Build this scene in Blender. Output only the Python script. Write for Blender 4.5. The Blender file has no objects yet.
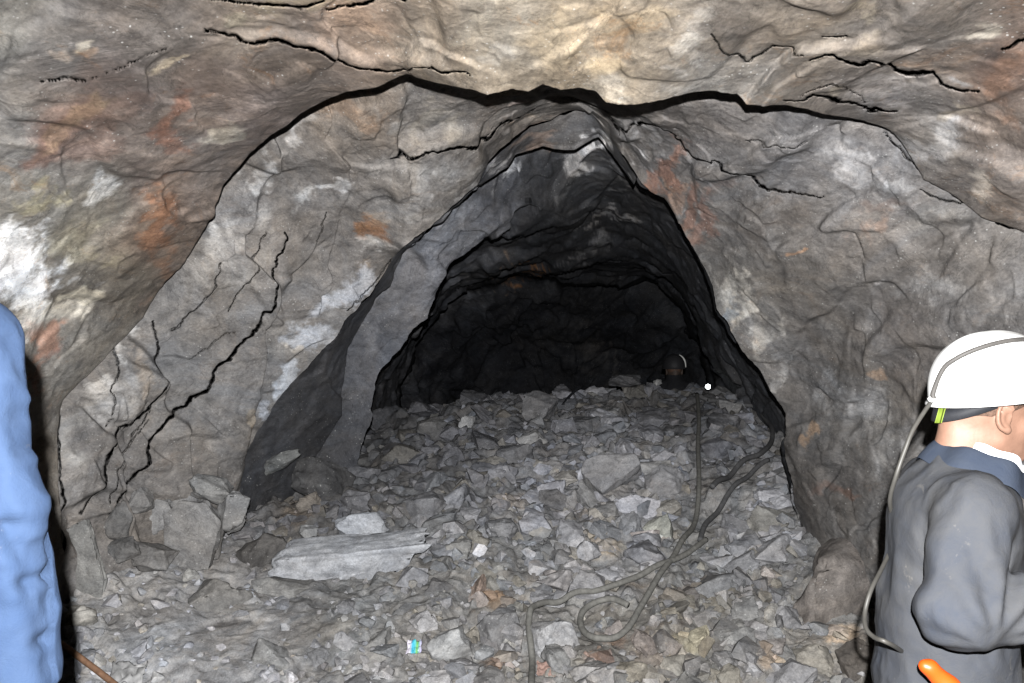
import bpy, bmesh, math, random
import numpy as np
from mathutils import Vector, Matrix

random.seed(7)
RNG = np.random.default_rng(11)
H = 1.58            # eye height of the camera above the mine floor
F = 853.33          # focal length in pixels of the 1024 x 683 frame
C = bpy.context.scene.collection

# ------------------------------------------------------------------ maths
def W(px, py, d):
    return np.array([(px - 512) / F * d, d, H + (341.5 - py) / F * d])

def sat(c, k):
    c = np.asarray(c, float); m = c.mean(); return m + (c - m) * k

def lin(c):
    c = np.asarray(c, float) / 255.0
    return np.where(c <= 0.04045, c / 12.92, ((c + 0.055) / 1.055) ** 2.4)

_T = RNG.random(65536)
def _hash(ix, iy, iz, s=0):
    h = (ix * 73856093) ^ (iy * 19349663) ^ (iz * 83492791) ^ (s * 2654435 + 977)
    h = (h ^ (h >> 13)) * 1274126177
    return _T[(h ^ (h >> 16)) & 65535]

def vnoise(P, s=0):
    """smooth value noise, -1..1"""
    i = np.floor(P).astype(np.int64); f = P - i
    u = f * f * f * (f * (f * 6 - 15) + 10)
    out = 0
    for dx in (0, 1):
        wx = u[:, 0] if dx else 1 - u[:, 0]
        for dy in (0, 1):
            wy = u[:, 1] if dy else 1 - u[:, 1]
            for dz in (0, 1):
                wz = u[:, 2] if dz else 1 - u[:, 2]
                out = out + wx * wy * wz * _hash(i[:, 0] + dx, i[:, 1] + dy, i[:, 2] + dz, s)
    return out * 2 - 1

def fbm(P, freq=1.0, octs=4, s=0, gain=0.5):
    P = np.asarray(P) * freq; a = 1.0; t = 0; n = 0
    for k in range(octs):
        t = t + a * vnoise(P + k * 17.3, s + k); n += a
        P = P * 2.03; a *= gain
    return t / n

def ridge(P, freq=1.0, octs=4, s=0, gain=0.5):
    P = np.asarray(P) * freq; a = 1.0; t = 0; n = 0
    for k in range(octs):
        t = t + a * (1 - 2 * np.abs(vnoise(P + k * 9.1, s + k))); n += a
        P = P * 2.07; a *= gain
    return t / n

def facets(P, freq=1.0, s=0, tilt=0.6, sharp=30.0):
    """broken-rock relief: every cell is a tilted plane of its own height; about -1..1"""
    Q = np.asarray(P) * freq
    i = np.floor(Q).astype(np.int64)
    ds = []; vs = []
    for dx in (-1, 0, 1):
        for dy in (-1, 0, 1):
            for dz in (-1, 0, 1):
                c0, c1, c2 = i[:, 0] + dx, i[:, 1] + dy, i[:, 2] + dz
                fx = c0 + _hash(c0, c1, c2, s + 1); fy = c1 + _hash(c0, c1, c2, s + 2); fz = c2 + _hash(c0, c1, c2, s + 3)
                ex, ey, ez = Q[:, 0] - fx, Q[:, 1] - fy, Q[:, 2] - fz
                ds.append((ex * ex + ey * ey + ez * ez).astype(np.float32))
                n0 = _hash(c0, c1, c2, s + 4) - .5; n1 = _hash(c0, c1, c2, s + 5) - .5; n2 = _hash(c0, c1, c2, s + 6) - .5
                vs.append(((_hash(c0, c1, c2, s + 7) - .5) * 1.2 + tilt * 2.2 * (ex * n0 + ey * n1 + ez * n2)).astype(np.float32))
    D = np.stack(ds); V = np.stack(vs)
    w = np.exp(-sharp * (D - D.min(0)))
    return (w * V).sum(0) / w.sum(0)

def sstep(a, b, x):
    t = np.clip((x - a) / (b - a), 0, 1)
    return t * t * (3 - 2 * t)

# ------------------------------------------------------------------ linking
def link(name, me, mat=None, parent=None, smooth=True):
    o = bpy.data.objects.new(name, me); C.objects.link(o)
    if mat is not None:
        me.materials.append(mat)
    if smooth and len(me.polygons):
        me.polygons.foreach_set('use_smooth', np.ones(len(me.polygons), bool))
    if parent is not None:
        o.parent = parent
    return o

def mesh_np(name, V, Fc):
    """V (n,3), Fc (m,4) or (m,3)"""
    V = np.asarray(V, np.float32); Fc = np.asarray(Fc, np.int32)
    me = bpy.data.meshes.new(name)
    k = Fc.shape[1]
    me.vertices.add(len(V)); me.vertices.foreach_set('co', V.ravel())
    me.loops.add(Fc.size); me.loops.foreach_set('vertex_index', Fc.ravel())
    me.polygons.add(len(Fc))
    me.polygons.foreach_set('loop_start', np.arange(0, Fc.size, k, dtype=np.int32))
    me.update(calc_edges=True); me.validate()
    return me

def set_col(me, col, name='rock_colour'):
    a = me.color_attributes.new(name, 'FLOAT_COLOR', 'POINT')
    c = np.ones((len(me.vertices), 4), np.float32); c[:, :col.shape[1]] = col
    a.data.foreach_set('color', c.ravel())

def tag(o, label=None, cat=None, group=None, kind=None):
    if label: o['label'] = label
    if cat: o['category'] = cat
    if group: o['group'] = group
    if kind: o['kind'] = kind
    return o

def grid_faces(nr, nc):
    i = np.arange(nr - 1)[:, None] * nc + np.arange(nc - 1)[None, :]
    return np.stack([i, i + 1, i + nc + 1, i + nc], -1).reshape(-1, 4)

# ------------------------------------------------------------------ materials
class NT:
    def __init__(s, name):
        s.m = bpy.data.materials.new(name); s.m.use_nodes = True
        s.t = s.m.node_tree; s.t.nodes.clear()
        s.out = s.n('ShaderNodeOutputMaterial'); s.b = s.n('ShaderNodeBsdfPrincipled')
        s.l(s.b.outputs[0], s.out.inputs[0])
    def n(s, typ, **kw):
        x = s.t.nodes.new(typ)
        for k, v in kw.items():
            if hasattr(x, k): setattr(x, k, v)
            else: x.inputs[k.replace('_', ' ')].default_value = v
        return x
    def l(s, a, b): s.t.links.new(a, b)
    def noise(s, vec, scale, detail=6, rough=.6, dist=0.0):
        x = s.n('ShaderNodeTexNoise'); x.inputs['Scale'].default_value = scale
        x.inputs['Detail'].default_value = detail; x.inputs['Roughness'].default_value = rough
        x.inputs['Distortion'].default_value = dist; s.l(vec, x.inputs['Vector']); return x.outputs['Fac']
    def ramp(s, fac, a, b, ca=(0, 0, 0, 1), cb=(1, 1, 1, 1)):
        x = s.n('ShaderNodeValToRGB'); e = x.color_ramp.elements
        e[0].position = a; e[1].position = b; e[0].color = ca; e[1].color = cb
        s.l(fac, x.inputs[0]); return x.outputs[0]
    def mix(s, fac, a, b, mode='MIX'):
        x = s.n('ShaderNodeMix', data_type='RGBA', blend_type=mode)
        for v, i in ((fac, 0), (a, 6), (b, 7)):
            if isinstance(v, bpy.types.NodeSocket): s.l(v, x.inputs[i])
            elif i == 0: x.inputs[0].default_value = v
            else: x.inputs[i].default_value = (*v, 1) if len(v) == 3 else v
        return x.outputs[2]
    def math(s, op, a, b=0.0, clamp=False):
        x = s.n('ShaderNodeMath', operation=op, use_clamp=clamp)
        for v, i in ((a, 0), (b, 1)):
            if isinstance(v, bpy.types.NodeSocket): s.l(v, x.inputs[i])
            else: x.inputs[i].default_value = v
        return x.outputs[0]

def rock_material(name, stretch=(1, 1, 1), rot=(0, 0, 0), attr=True, base=(.2, .2, .2), per_object=False, bump=1.0, dust=0.0):
    k = NT(name)
    geo = k.n('ShaderNodeNewGeometry')
    pos = geo.outputs['Position']
    mp = k.n('ShaderNodeMapping'); mp.inputs['Scale'].default_value = stretch; mp.inputs['Rotation'].default_value = rot
    k.l(pos, mp.inputs['Vector']); v = mp.outputs[0]
    if attr:
        a = k.n('ShaderNodeAttribute', attribute_name='rock_colour'); colr = a.outputs['Color']
        alpha = a.outputs['Alpha']
    else:
        rgb = k.n('ShaderNodeRGB'); rgb.outputs[0].default_value = (*base, 1); colr = rgb.outputs[0]; alpha = 1.0
    if per_object:
        oi = k.n('ShaderNodeObjectInfo')
        colr = k.mix(1.0, colr, oi.outputs['Color'], 'MULTIPLY')
        add = k.n('ShaderNodeVectorMath', operation='ADD')
        sc = k.n('ShaderNodeVectorMath', operation='SCALE'); sc.inputs['Scale'].default_value = 37.0
        k.l(oi.outputs['Location'], sc.inputs[0])
        k.l(v, add.inputs[0]); k.l(sc.outputs[0], add.inputs[1]); v = add.outputs[0]
    n1 = k.noise(v, 2.6, 12, .66, .9)          # broad mottling
    n2 = k.noise(v, 11, 12, .74, .5)          # mid
    n3 = k.noise(v, 85, 4, .75)               # grain
    f1 = k.ramp(n1, .30, .72, (.62, .62, .63, 1), (1.38, 1.37, 1.36, 1))
    f2 = k.ramp(n2, .30, .72, (.56, .56, .57, 1), (1.50, 1.50, 1.49, 1))
    f3 = k.ramp(n3, .28, .72, (.72, .72, .72, 1), (1.30, 1.30, 1.30, 1))
    c = k.mix(1.0, colr, f1, 'MULTIPLY'); c = k.mix(1.0, c, f2, 'MULTIPLY'); c = k.mix(1.0, c, f3, 'MULTIPLY')
    # hue drift: cool grey to warm tan
    n7 = k.noise(v, 1.9, 9, .7, .8)
    hue = k.n('ShaderNodeValToRGB'); e = hue.color_ramp.elements; e[0].position = .34; e[0].color = (.93, .98, 1.05, 1); e[1].position = .66; e[1].color = (1.06, 1.0, .93, 1)
    k.l(n7, hue.inputs[0])
    c = k.mix(1.0 if attr and not per_object else .5, c, k.mix(1.0, c, hue.outputs[0], 'MULTIPLY'))
    # pale mineral smears
    n4 = k.noise(v, 4.6, 12, .78, 1.3)
    w = k.ramp(n4, .575, .66)
    w = k.math('MULTIPLY', w, .42)
    c = k.mix(w, c, k.mix(1.0, c, (2.1, 2.1, 2.08), 'MULTIPLY'))
    # ochre smears
    n5 = k.noise(v, 4.1, 11, .76, .9)
    w5 = k.math('MULTIPLY', k.ramp(n5, .57, .66), k.math('MULTIPLY', alpha, .55) if attr else .08)
    c5 = k.mix(1.0, c, (1.22, .88, .60), 'MULTIPLY')
    c = k.mix(w5, c, c5)
    # dark seams
    n6 = k.noise(v, 2.6, 6, .6, 1.8)
    seam = k.math('ABSOLUTE', k.math('SUBTRACT', n6, .5))
    sm = k.ramp(seam, .0, .012, (.55, .55, .55, 1), (1, 1, 1, 1))
    c = k.mix(.7, c, k.mix(1.0, c, sm, 'MULTIPLY'))
    # glints painted into the colour as pale specks
    vo = k.n('ShaderNodeTexVoronoi', feature='F1'); vo.inputs['Scale'].default_value = 42; k.l(pos, vo.inputs['Vector'])
    g = k.ramp(vo.outputs['Distance'], .10, .19, (1, 1, 1, 1), (0, 0, 0, 1))
    g = k.math('MULTIPLY', g, k.ramp(k.noise(v, 7, 3, .6), .50, .62))
    c = k.mix(k.math('MULTIPLY', g, .5), c, (.62, .62, .60))
    k.l(c, k.b.inputs['Base Color'])
    k.b.inputs['Roughness'].default_value = .78
    k.b.inputs['Specular IOR Level'].default_value = .3
    # relief
    hb = k.math('ADD', k.math('MULTIPLY', n1, .55), k.math('MULTIPLY', n2, .16))
    vf = k.n('ShaderNodeTexVoronoi', feature='F1'); vf.inputs['Scale'].default_value = 14; k.l(v, vf.inputs['Vector'])
    hb = k.math('ADD', hb, k.math('MULTIPLY', vf.outputs['Distance'], .12))
    hb = k.math('ADD', hb, k.math('MULTIPLY', n3, .035))
    bm = k.n('ShaderNodeBump'); bm.inputs['Strength'].default_value = .85; bm.inputs['Distance'].default_value = .042 * bump
    k.l(hb, bm.inputs['Height']); k.l(bm.outputs[0], k.b.inputs['Normal'])
    return k.m

def plain(name, col, rough=.6, bump=0, scale=30, var=.15, spec=.4, coord='Object', metallic=0):
    k = NT(name)
    tc = k.n('ShaderNodeTexCoord'); v = tc.outputs[coord]
    n = k.noise(v, scale, 6, .6)
    f = k.ramp(n, .3, .7, (1 - var,) * 3 + (1,), (1 + var,) * 3 + (1,))
    k.l(k.mix(1.0, tuple(col), f, 'MULTIPLY'), k.b.inputs['Base Color'])
    k.b.inputs['Roughness'].default_value = rough; k.b.inputs['Specular IOR Level'].default_value = spec
    k.b.inputs['Metallic'].default_value = metallic
    if bump:
        b = k.n('ShaderNodeBump'); b.inputs['Strength'].default_value = .6; b.inputs['Distance'].default_value = bump
        k.l(n, b.inputs['Height']); k.l(b.outputs[0], k.b.inputs['Normal'])
    return k.m

def cloth(name, col, dustc, dust=.5, spec=.1):
    k = NT(name)
    tc = k.n('ShaderNodeTexCoord'); v = tc.outputs['Object']
    n1 = k.noise(v, 4.5, 6, .6, .8); n2 = k.noise(v, 22, 8, .7, .4)
    m = k.math('ADD', k.math('MULTIPLY', n1, .65), k.math('MULTIPLY', n2, .35))
    c = k.mix(k.ramp(m, .52 - dust * .35, .80 - dust * .2), tuple(col), tuple(dustc))
    n4 = k.noise(v, 9, 8, .75, 1.2)
    c = k.mix(k.math('MULTIPLY', k.ramp(n4, .62, .74), .45), c, (.19, .175, .155))
    k.l(c, k.b.inputs['Base Color'])
    k.b.inputs['Roughness'].default_value = .9; k.b.inputs['Specular IOR Level'].default_value = spec
    wv = k.noise(v, 420, 2, .5)
    hb = k.math('ADD', k.math('MULTIPLY', n2, 1.0), k.math('MULTIPLY', wv, .12))
    b = k.n('ShaderNodeBump'); b.inputs['Strength'].default_value = .5; b.inputs['Distance'].default_value = .006
    k.l(hb, b.inputs['Height']); k.l(b.outputs[0], k.b.inputs['Normal'])
    return k.m

M_ROCK = rock_material('tunnel_rock', (1.0, .75, 1.25), (.35, .25, 0))
M_FLOOR = rock_material('rubble_ground', (1.4, 1.4, 1.4), (0, 0, 0), bump=1.0)
M_STONE = rock_material('loose_stone', (1.1, 1.1, 1.3), attr=False, base=(1, 1, 1), per_object=True, bump=.45)
M_GRAVEL = rock_material('small_rubble', (1.6, 1.6, 1.6), bump=.4)

# ------------------------------------------------------------------ colour of the rock
def field(anchors, uv):
    A = np.array([(a[0], a[1]) for a in anchors], float)
    K = np.array([lin(sat(a[2], .62)) * (a[3] if len(a) > 3 else 1) for a in anchors])
    num = 0; den = 0
    for a, kx in zip(A, K):
        w = 1.0 / (((uv - a) ** 2).sum(1) + 500.0) ** 1.6
        num = num + w[:, None] * kx; den = den + w
    return num / den[:, None]

def paint(P, base, blobs, warp=22, s=40, gain=1.0):
    uv = np.stack([512 + F * P[:, 0] / np.maximum(P[:, 1], .3), 341.5 - F * (P[:, 2] - H) / np.maximum(P[:, 1], .3)], 1)
    wx = fbm(P, 3.0, 5, s, .6); wy = fbm(P + 31, 3.0, 5, s + 9, .6)
    hi = fbm(P, 13.0, 5, s + 20, .75)
    uvw = uv + np.stack([wx, wy], 1) * warp * 2.0
    col = field(base, uvw) if callable(getattr(base, 'append', None)) else np.tile(np.array(base), (len(P), 1))
    for (bx, by, rx, ry, ang, c, st) in blobs:
        ca, sa = math.cos(math.radians(ang)), math.sin(math.radians(ang))
        dx, dy = uvw[:, 0] - bx, uvw[:, 1] - by
        q = np.sqrt(((dx * ca - dy * sa) / rx) ** 2 + ((dx * sa + dy * ca) / ry) ** 2) + hi * .95
        w = (1 - sstep(.45, 1.3, q)) * st * .95
        col = col * (1 - w[:, None]) + lin(sat(c, .55 if c[0] > c[2] * 1.35 else .68) * (1.12 if c[0] > c[2] * 1.35 else 1)) * gain * w[:, None]
    return col, uv

# ------------------------------------------------------------------ tunnel rings
CX, CY = 560.0, 430.0
def ring_from(pts, phi, rag=0.0, seed=0):
    pts = np.array(pts, float)
    ang = np.degrees(np.arctan2(CY - pts[:, 1], pts[:, 0] - CX)); ang = np.where(ang < -100, ang + 360, ang)
    r = np.hypot(pts[:, 0] - CX, pts[:, 1] - CY)
    o = np.argsort(ang)
    R = np.interp(phi, ang[o], r[o]); D = np.interp(phi, ang[o], pts[o, 2])
    if rag:
        q = np.stack([phi * .16, phi * 0 + seed, phi * 0], 1)
        R = R + rag * 1.5 * fbm(q, 1.0, 4, seed, .5)
    return R, D

def P_of(R, D, phi):
    a = np.radians(phi)
    px = CX + R * np.cos(a); py = CY - R * np.sin(a)
    return np.stack([(px - 512) / F * D, D, H + (341.5 - py) / F * D], 1)

def world_ring(y, phi, aL=2.2, aR=2.2, top=1.15, bot=2.0, n=2.4):
    a = np.radians(phi); cxw = (CX - 512) / F * y; czw = -(CY - 341.5) / F * y     # relative to eye height
    lo = np.zeros(len(phi)); hi = np.full(len(phi), 8.0)
    for _ in range(40):
        m = (lo + hi) / 2
        x = cxw + m * np.cos(a); z = czw + m * np.sin(a) + .2
        A = np.where(x < 0, aL, aR); B = np.where(z > 0, top + .2, bot)
        ins = (np.abs(x) / A) ** n + (np.abs(z) / B) ** n < 1
        lo = np.where(ins, m, lo); hi = np.where(ins, hi, m)
    return np.stack([cxw + lo * np.cos(a), np.full(len(phi), float(y)), H + czw + lo * np.sin(a)], 1)

def loft(rings, rows):
    out = []
    for k in range(len(rings) - 1):
        t = np.linspace(0, 1, rows[k], endpoint=False)
        for q in t: out.append(rings[k] * (1 - q) + rings[k + 1] * q)
    out.append(rings[-1])
    return np.stack(out)            # (rows, cols, 3)

def soft(R, k=32):
    g = np.exp(-.5 * (np.arange(-3 * k, 3 * k + 1) / k) ** 2); g /= g.sum()
    return np.stack([np.convolve(np.pad(R[:, c], 3 * k, 'edge'), g, 'valid') for c in range(3)], 1)

def loft2(A_, B_, rows, ta=.05, tb=.05, k=32, last=False):
    """like loft, but the raggedness of each edge fades out quickly away from it"""
    SA, SB = soft(A_, k), soft(B_, k)
    t = np.linspace(0, 1, rows, endpoint=last)[:, None, None]
    # the broader shape of each edge carries further than its raggedness
    WA, WB = soft(A_, 7), soft(B_, 7)
    G_ = SA * (1 - t) + SB * t + (A_ - WA) * np.exp(-t / ta) + (WA - SA) * np.exp(-t / (ta * 3.5)) + (B_ - WB) * np.exp(-(1 - t) / tb) + (WB - SB) * np.exp(-(1 - t) / (tb * 3.5))
    e = (A_ - SA) * 0
    return G_ + e

def grid_normals(G):
    """direction in which the relief stands out of the rock: towards the axis of the tunnel and a little towards its mouth"""
    ax = np.stack([.056 * G[..., 1], G[..., 1], H - .103 * G[..., 1] + .1], -1)
    r = ax - G; l = np.linalg.norm(r, axis=2, keepdims=True)
    n = r / np.maximum(l, .6) + np.array([0, -.45, 0])
    return n / np.linalg.norm(n, axis=2, keepdims=True)

def rock_relief(P, amp=1.0, seed=0, strata=None):
    w = np.stack([fbm(P, 1.3, 3, 70 + seed), fbm(P + 5, 1.3, 3, 71 + seed), fbm(P + 9, 1.3, 3, 72 + seed)], 1) * .22
    Q = P + w
    Q1 = Q @ (strata if strata is not None else np.eye(3))
    h = .10 * fbm(P, .9, 3, 1 + seed) + .085 * facets(Q1, 1.5, 3 + seed, .6, 40)
    h = h + .036 * facets(Q1, 3.6, 13 + seed, .7, 34) + .010 * facets(Q, 8.5, 23 + seed, .7, 24)
    h = h + .007 * ridge(Q1, 2.2, 4, 33 + seed, .5) + .005 * fbm(P, 22, 4, 43 + seed, .6)
    return h * amp

def carve(P, dirs, cracks):
    """deep narrow fissures: push the surface away along the fissure"""
    uv = np.stack([512 + F * P[:, 0] / np.maximum(P[:, 1], .3), 341.5 - F * (P[:, 2] - H) / np.maximum(P[:, 1], .3)], 1)
    push = np.zeros(len(P)); ratio = np.zeros(len(P))
    jit = fbm(P, 9, 4, 90, .6)
    uv = uv + np.stack([fbm(P, 7, 5, 91, .65), fbm(P + 3, 7, 5, 92, .65)], 1) * 7
    for (pts, wid, dep) in cracks:
        pts = np.array(pts, float); L = np.r_[0, np.cumsum(np.hypot(*np.diff(pts, axis=0).T))]; tot = L[-1]
        for k in range(len(pts) - 1):
            a, b = pts[k], pts[k + 1]; ab = b - a; ll = (ab ** 2).sum()
            box = (uv[:, 0] > min(a[0], b[0]) - 12) & (uv[:, 0] < max(a[0], b[0]) + 12) & (uv[:, 1] > min(a[1], b[1]) - 12) & (uv[:, 1] < max(a[1], b[1]) + 12)
            ix = np.nonzero(box)[0]
            if not len(ix): continue
            t = np.clip(((uv[ix] - a) @ ab) / ll, 0, 1)
            d = np.hypot(*(uv[ix] - a - t[:, None] * ab).T)
            s = (L[k] + t * math.sqrt(ll)) / tot
            w = wid * .68 * (.45 + .75 * np.sin(np.pi * np.clip(s, .03, .97)) ** .6) * (1 + .5 * jit[ix])
            v = (1 - sstep(.5, 1.15, d / np.maximum(w, .3))) * dep
            push[ix] = np.maximum(push[ix], v * 1.8); ratio[ix] = np.maximum(ratio[ix], v / dep * (1 if wid >= 1.25 else .5))
    return push, ratio

def finish_wall(name, G, amp_w, base, blobs, cracks, seed=0, strata=None, amp=1.0, mat=M_ROCK, cut=None, tone=None, warm=1.0, leaf=False):
    nr, nc = G.shape[:2]
    N = grid_normals(G).reshape(-1, 3); P = G.reshape(-1, 3)
    h = rock_relief(P, amp, seed, strata) * np.repeat(amp_w, nc)
    if leaf:
        # steep overlapping slabs of the left wall: each rises slowly and breaks off at its edge
        m = sstep(-.9, -1.35, P[:, 0]) * np.repeat(np.interp(np.linspace(0, 1, nr), [0, .06, .85, 1], [0, 1, 1, .2]), nc)
        s1 = P[:, 1] * 2.3 + P[:, 2] * .75 + .9 * fbm(P, 1.1, 3, 600, .5)
        fr = s1 - np.floor(s1); kk = np.floor(s1)
        h = h + m * .075 * (sstep(0, .88, fr) - sstep(.88, .97, fr)) * (.45 + .55 * _hash(kk.astype(np.int64), np.floor(P[:, 2] * 1.1 + kk * .37).astype(np.int64) * 0, kk.astype(np.int64) * 0, 5))
    P2 = P + N * h[:, None]
    d = P2 - np.array([0, 0, H])
    d = d; d /= np.linalg.norm(d, axis=1, keepdims=True)
    pu, ra_ = carve(P, d, cracks)
    P3 = P2 + d * pu[:, None]
    col, uv = paint(P, base, blobs, s=40 + seed)
    if tone is not None: col = col * tone(uv)[:, None]
    c4 = np.concatenate([col, np.full((len(P), 1), warm)], 1)
    res = []
    Fc = grid_faces(nr, nc)
    op = ra_ > .80
    Fkeep = ~op[Fc].all(1)
    pieces = cut or [(name, 0, nc - 1)]
    colidx = np.tile(np.arange(nc - 1), nr - 1)
    for nm, c0, c1 in pieces:
        f = Fc[(colidx >= c0) & (colidx < c1) & Fkeep]
        used = np.unique(f); remap = np.full(len(P), -1); remap[used] = np.arange(len(used))
        me = mesh_np(nm, P3[used], remap[f]); set_col(me, c4[used])
        o = link(nm, me, mat); o['kind'] = 'structure'; res.append(o)
    return res

# ---- the near brow of the roof (traced edge, metres away as third number)
K1 = [(-40, 900, 4.2), (50, 700, 4.1), (62, 560, 4.2), (58, 500, 4.25), (56, 450, 4.3), (60, 400, 4.35), (76, 382, 4.4), (104, 360, 4.5), (128, 336, 4.6), (145, 318, 4.7), (160, 293, 4.7), (172, 278, 4.6), (185, 262, 4.5),
      (196, 240, 4.4), (210, 214, 4.25), (222, 185, 4.1), (236, 168, 4.0), (252, 152, 3.85), (270, 136, 3.7), (285, 124, 3.6), (305, 109, 3.5),
      (330, 95, 3.4), (348, 88, 3.3), (372, 83, 3.25), (405, 72, 3.2), (424, 77, 3.15), (443, 83, 3.1), (465, 90, 3.05), (487, 93, 3.0),
      (510, 87, 3.0), (528, 90, 3.0), (543, 84, 3.0), (560, 92, 3.0), (578, 92, 3.0), (596, 95, 3.0), (606, 104, 3.0), (618, 108, 3.0),
      (640, 107, 3.0), (662, 104, 3.0), (690, 98, 3.0), (712, 96, 3.0), (734, 98, 3.0), (742, 106, 3.0), (762, 105, 3.05), (785, 104, 3.1),
      (805, 108, 3.15), (825, 113, 3.2), (850, 120, 3.3), (875, 128, 3.35), (893, 135, 3.4), (910, 158, 3.45), (925, 178, 3.5),
      (960, 195, 3.5), (985, 215, 3.45), (1024, 231, 3.4), (1110, 330, 3.0), (1170, 450, 2.75), (1180, 700, 2.7), (1180, 1000, 2.7)]
NPHI = 1600
phi = np.linspace(215, -42, NPHI)
Rk, Dk = ring_from(K1, phi, 4.0, 5)
pk = P_of(Rk, Dk, phi)
# how deep the roof steps up behind the brow, along the edge
stp = np.interp(-phi, -np.array([215, 164, 158, 147, 138, 128, 113, 100, 88, 78, 66, 58, 48, 41, 35, -42]),
                np.array([.02, .02, .12, .36, .50, .58, .60, .62, .66, .70, .72, .55, .28, .10, .02, .02]))
Rkb = Rk * (1 + .05 * np.clip(stp, 0, 1)); Dkb = Dk + stp
pkb = P_of(Rkb, Dkb, phi)
pkm = P_of(Rk * (1 + .075 * np.clip(stp, 0, 1)), Dk + stp * .45, phi)

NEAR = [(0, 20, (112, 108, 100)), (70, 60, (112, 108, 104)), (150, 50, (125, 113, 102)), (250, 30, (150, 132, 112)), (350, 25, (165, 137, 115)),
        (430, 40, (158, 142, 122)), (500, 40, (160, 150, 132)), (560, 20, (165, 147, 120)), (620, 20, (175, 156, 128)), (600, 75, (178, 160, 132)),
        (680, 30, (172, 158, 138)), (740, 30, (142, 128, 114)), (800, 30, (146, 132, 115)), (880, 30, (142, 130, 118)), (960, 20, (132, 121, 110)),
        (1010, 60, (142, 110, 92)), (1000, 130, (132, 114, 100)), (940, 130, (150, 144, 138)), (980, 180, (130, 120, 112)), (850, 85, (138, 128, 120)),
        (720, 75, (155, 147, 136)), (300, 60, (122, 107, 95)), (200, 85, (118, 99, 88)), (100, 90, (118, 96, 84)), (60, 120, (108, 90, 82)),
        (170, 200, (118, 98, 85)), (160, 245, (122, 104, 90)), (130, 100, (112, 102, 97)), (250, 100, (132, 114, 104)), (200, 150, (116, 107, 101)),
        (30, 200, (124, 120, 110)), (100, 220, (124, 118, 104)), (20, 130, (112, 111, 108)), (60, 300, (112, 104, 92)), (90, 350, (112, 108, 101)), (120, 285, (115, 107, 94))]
NEAR_B = [(22, 265, 40, 42, 0, (222, 222, 222), .95), (10, 235, 30, 20, 0, (215, 215, 212), .8), (40, 305, 22, 20, 0, (205, 203, 196), .6),
          (103, 195, 14, 16, 0, (205, 203, 198), .7), (75, 298, 22, 8, 20, (200, 190, 165), .8), (62, 318, 22, 10, 10, (190, 182, 165), .7),
          (85, 42, 12, 6, 40, (205, 190, 165), .8), (65, 58, 14, 6, 20, (190, 170, 150), .6), (90, 52, 8, 6, 0, (185, 140, 100), .6),
          (165, 60, 26, 5, 15, (190, 165, 125), .75), (125, 115, 0.1, 0.1, 0, (0, 0, 0), 0), (70, 118, 10, 26, -35, (175, 150, 95), .7),
          (60, 130, 16, 34, -30, (120, 72, 52), .6), (95, 150, 40, 22, -20, (110, 78, 64), .55), (175, 110, 14, 26, -20, (140, 78, 50), .6),
          (180, 140, 12, 24, 20, (135, 80, 55), .55), (170, 218, 16, 30, 10, (150, 88, 48), .7), (165, 250, 10, 26, 0, (140, 92, 60), .5),
          (45, 200, 26, 12, 10, (165, 150, 100), .55), (85, 240, 22, 14, 0, (150, 138, 105), .5), (215, 140, 18, 10, 40, (185, 178, 160), .6),
          (40, 345, 10, 30, 0, (145, 85, 55), .65), (52, 380, 8, 18, 0, (135, 78, 55), .6), (75, 110, 60, 22, 10, (112, 82, 68), .5),
          (355, 30, 45, 16, 10, (185, 145, 112), .6), (300, 15, 50, 10, 5, (160, 138, 92), .4), (230, 20, 20, 10, 0, (150, 140, 110), .5),
          (500, 55, 30, 10, 20, (200, 195, 185), .5), (475, 20, 25, 8, 30, (190, 180, 160), .5), (560, 40, 30, 30, 0, (185, 160, 118), .5),
          (618, 88, 20, 16, -20, (212, 202, 184), .8), (606, 60, 20, 14, 30, (210, 180, 130), .6), (700, 45, 24, 20, 30, (212, 208, 200), .7),
          (672, 70, 14, 10, 0, (220, 212, 200), .6), (720, 15, 14, 12, 0, (205, 198, 185), .5), (640, 15, 40, 10, 0, (200, 170, 120), .4),
          (745, 40, 28, 16, 0, (112, 104, 97), .75), (690, 95, 50, 6, 0, (185, 180, 170), .4), 
          (835, 95, 12, 8, 10, (215, 200, 175), .7), (885, 98, 30, 14, 10, (205, 195, 188), .7), (985, 18, 18, 6, 15, (205, 195, 175), .8),
          (965, 75, 16, 8, 0, (180, 180, 182), .7), (930, 135, 42, 14, 20, (205, 202, 200), .8), (905, 155, 20, 10, 30, (190, 188, 188), .6),
          (990, 172, 10, 16, 0, (205, 190, 172), .7), (1015, 75, 14, 40, 0, (160, 105, 70), .6), (960, 45, 40, 12, 15, (150, 120, 95), .5),
          (1000, 40, 20, 8, 0, (90, 84, 80), .6), (865, 35, 22, 8, 0, (185, 165, 135), .5), (860, 12, 14, 8, 0, (185, 165, 130), .5),
          (960, 112, 22, 6, 10, (200, 180, 150), .5), (920, 60, 30, 8, 0, (170, 135, 105), .5), (400, 20, 20, 8, 0, (180, 170, 155), .5)]
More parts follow.
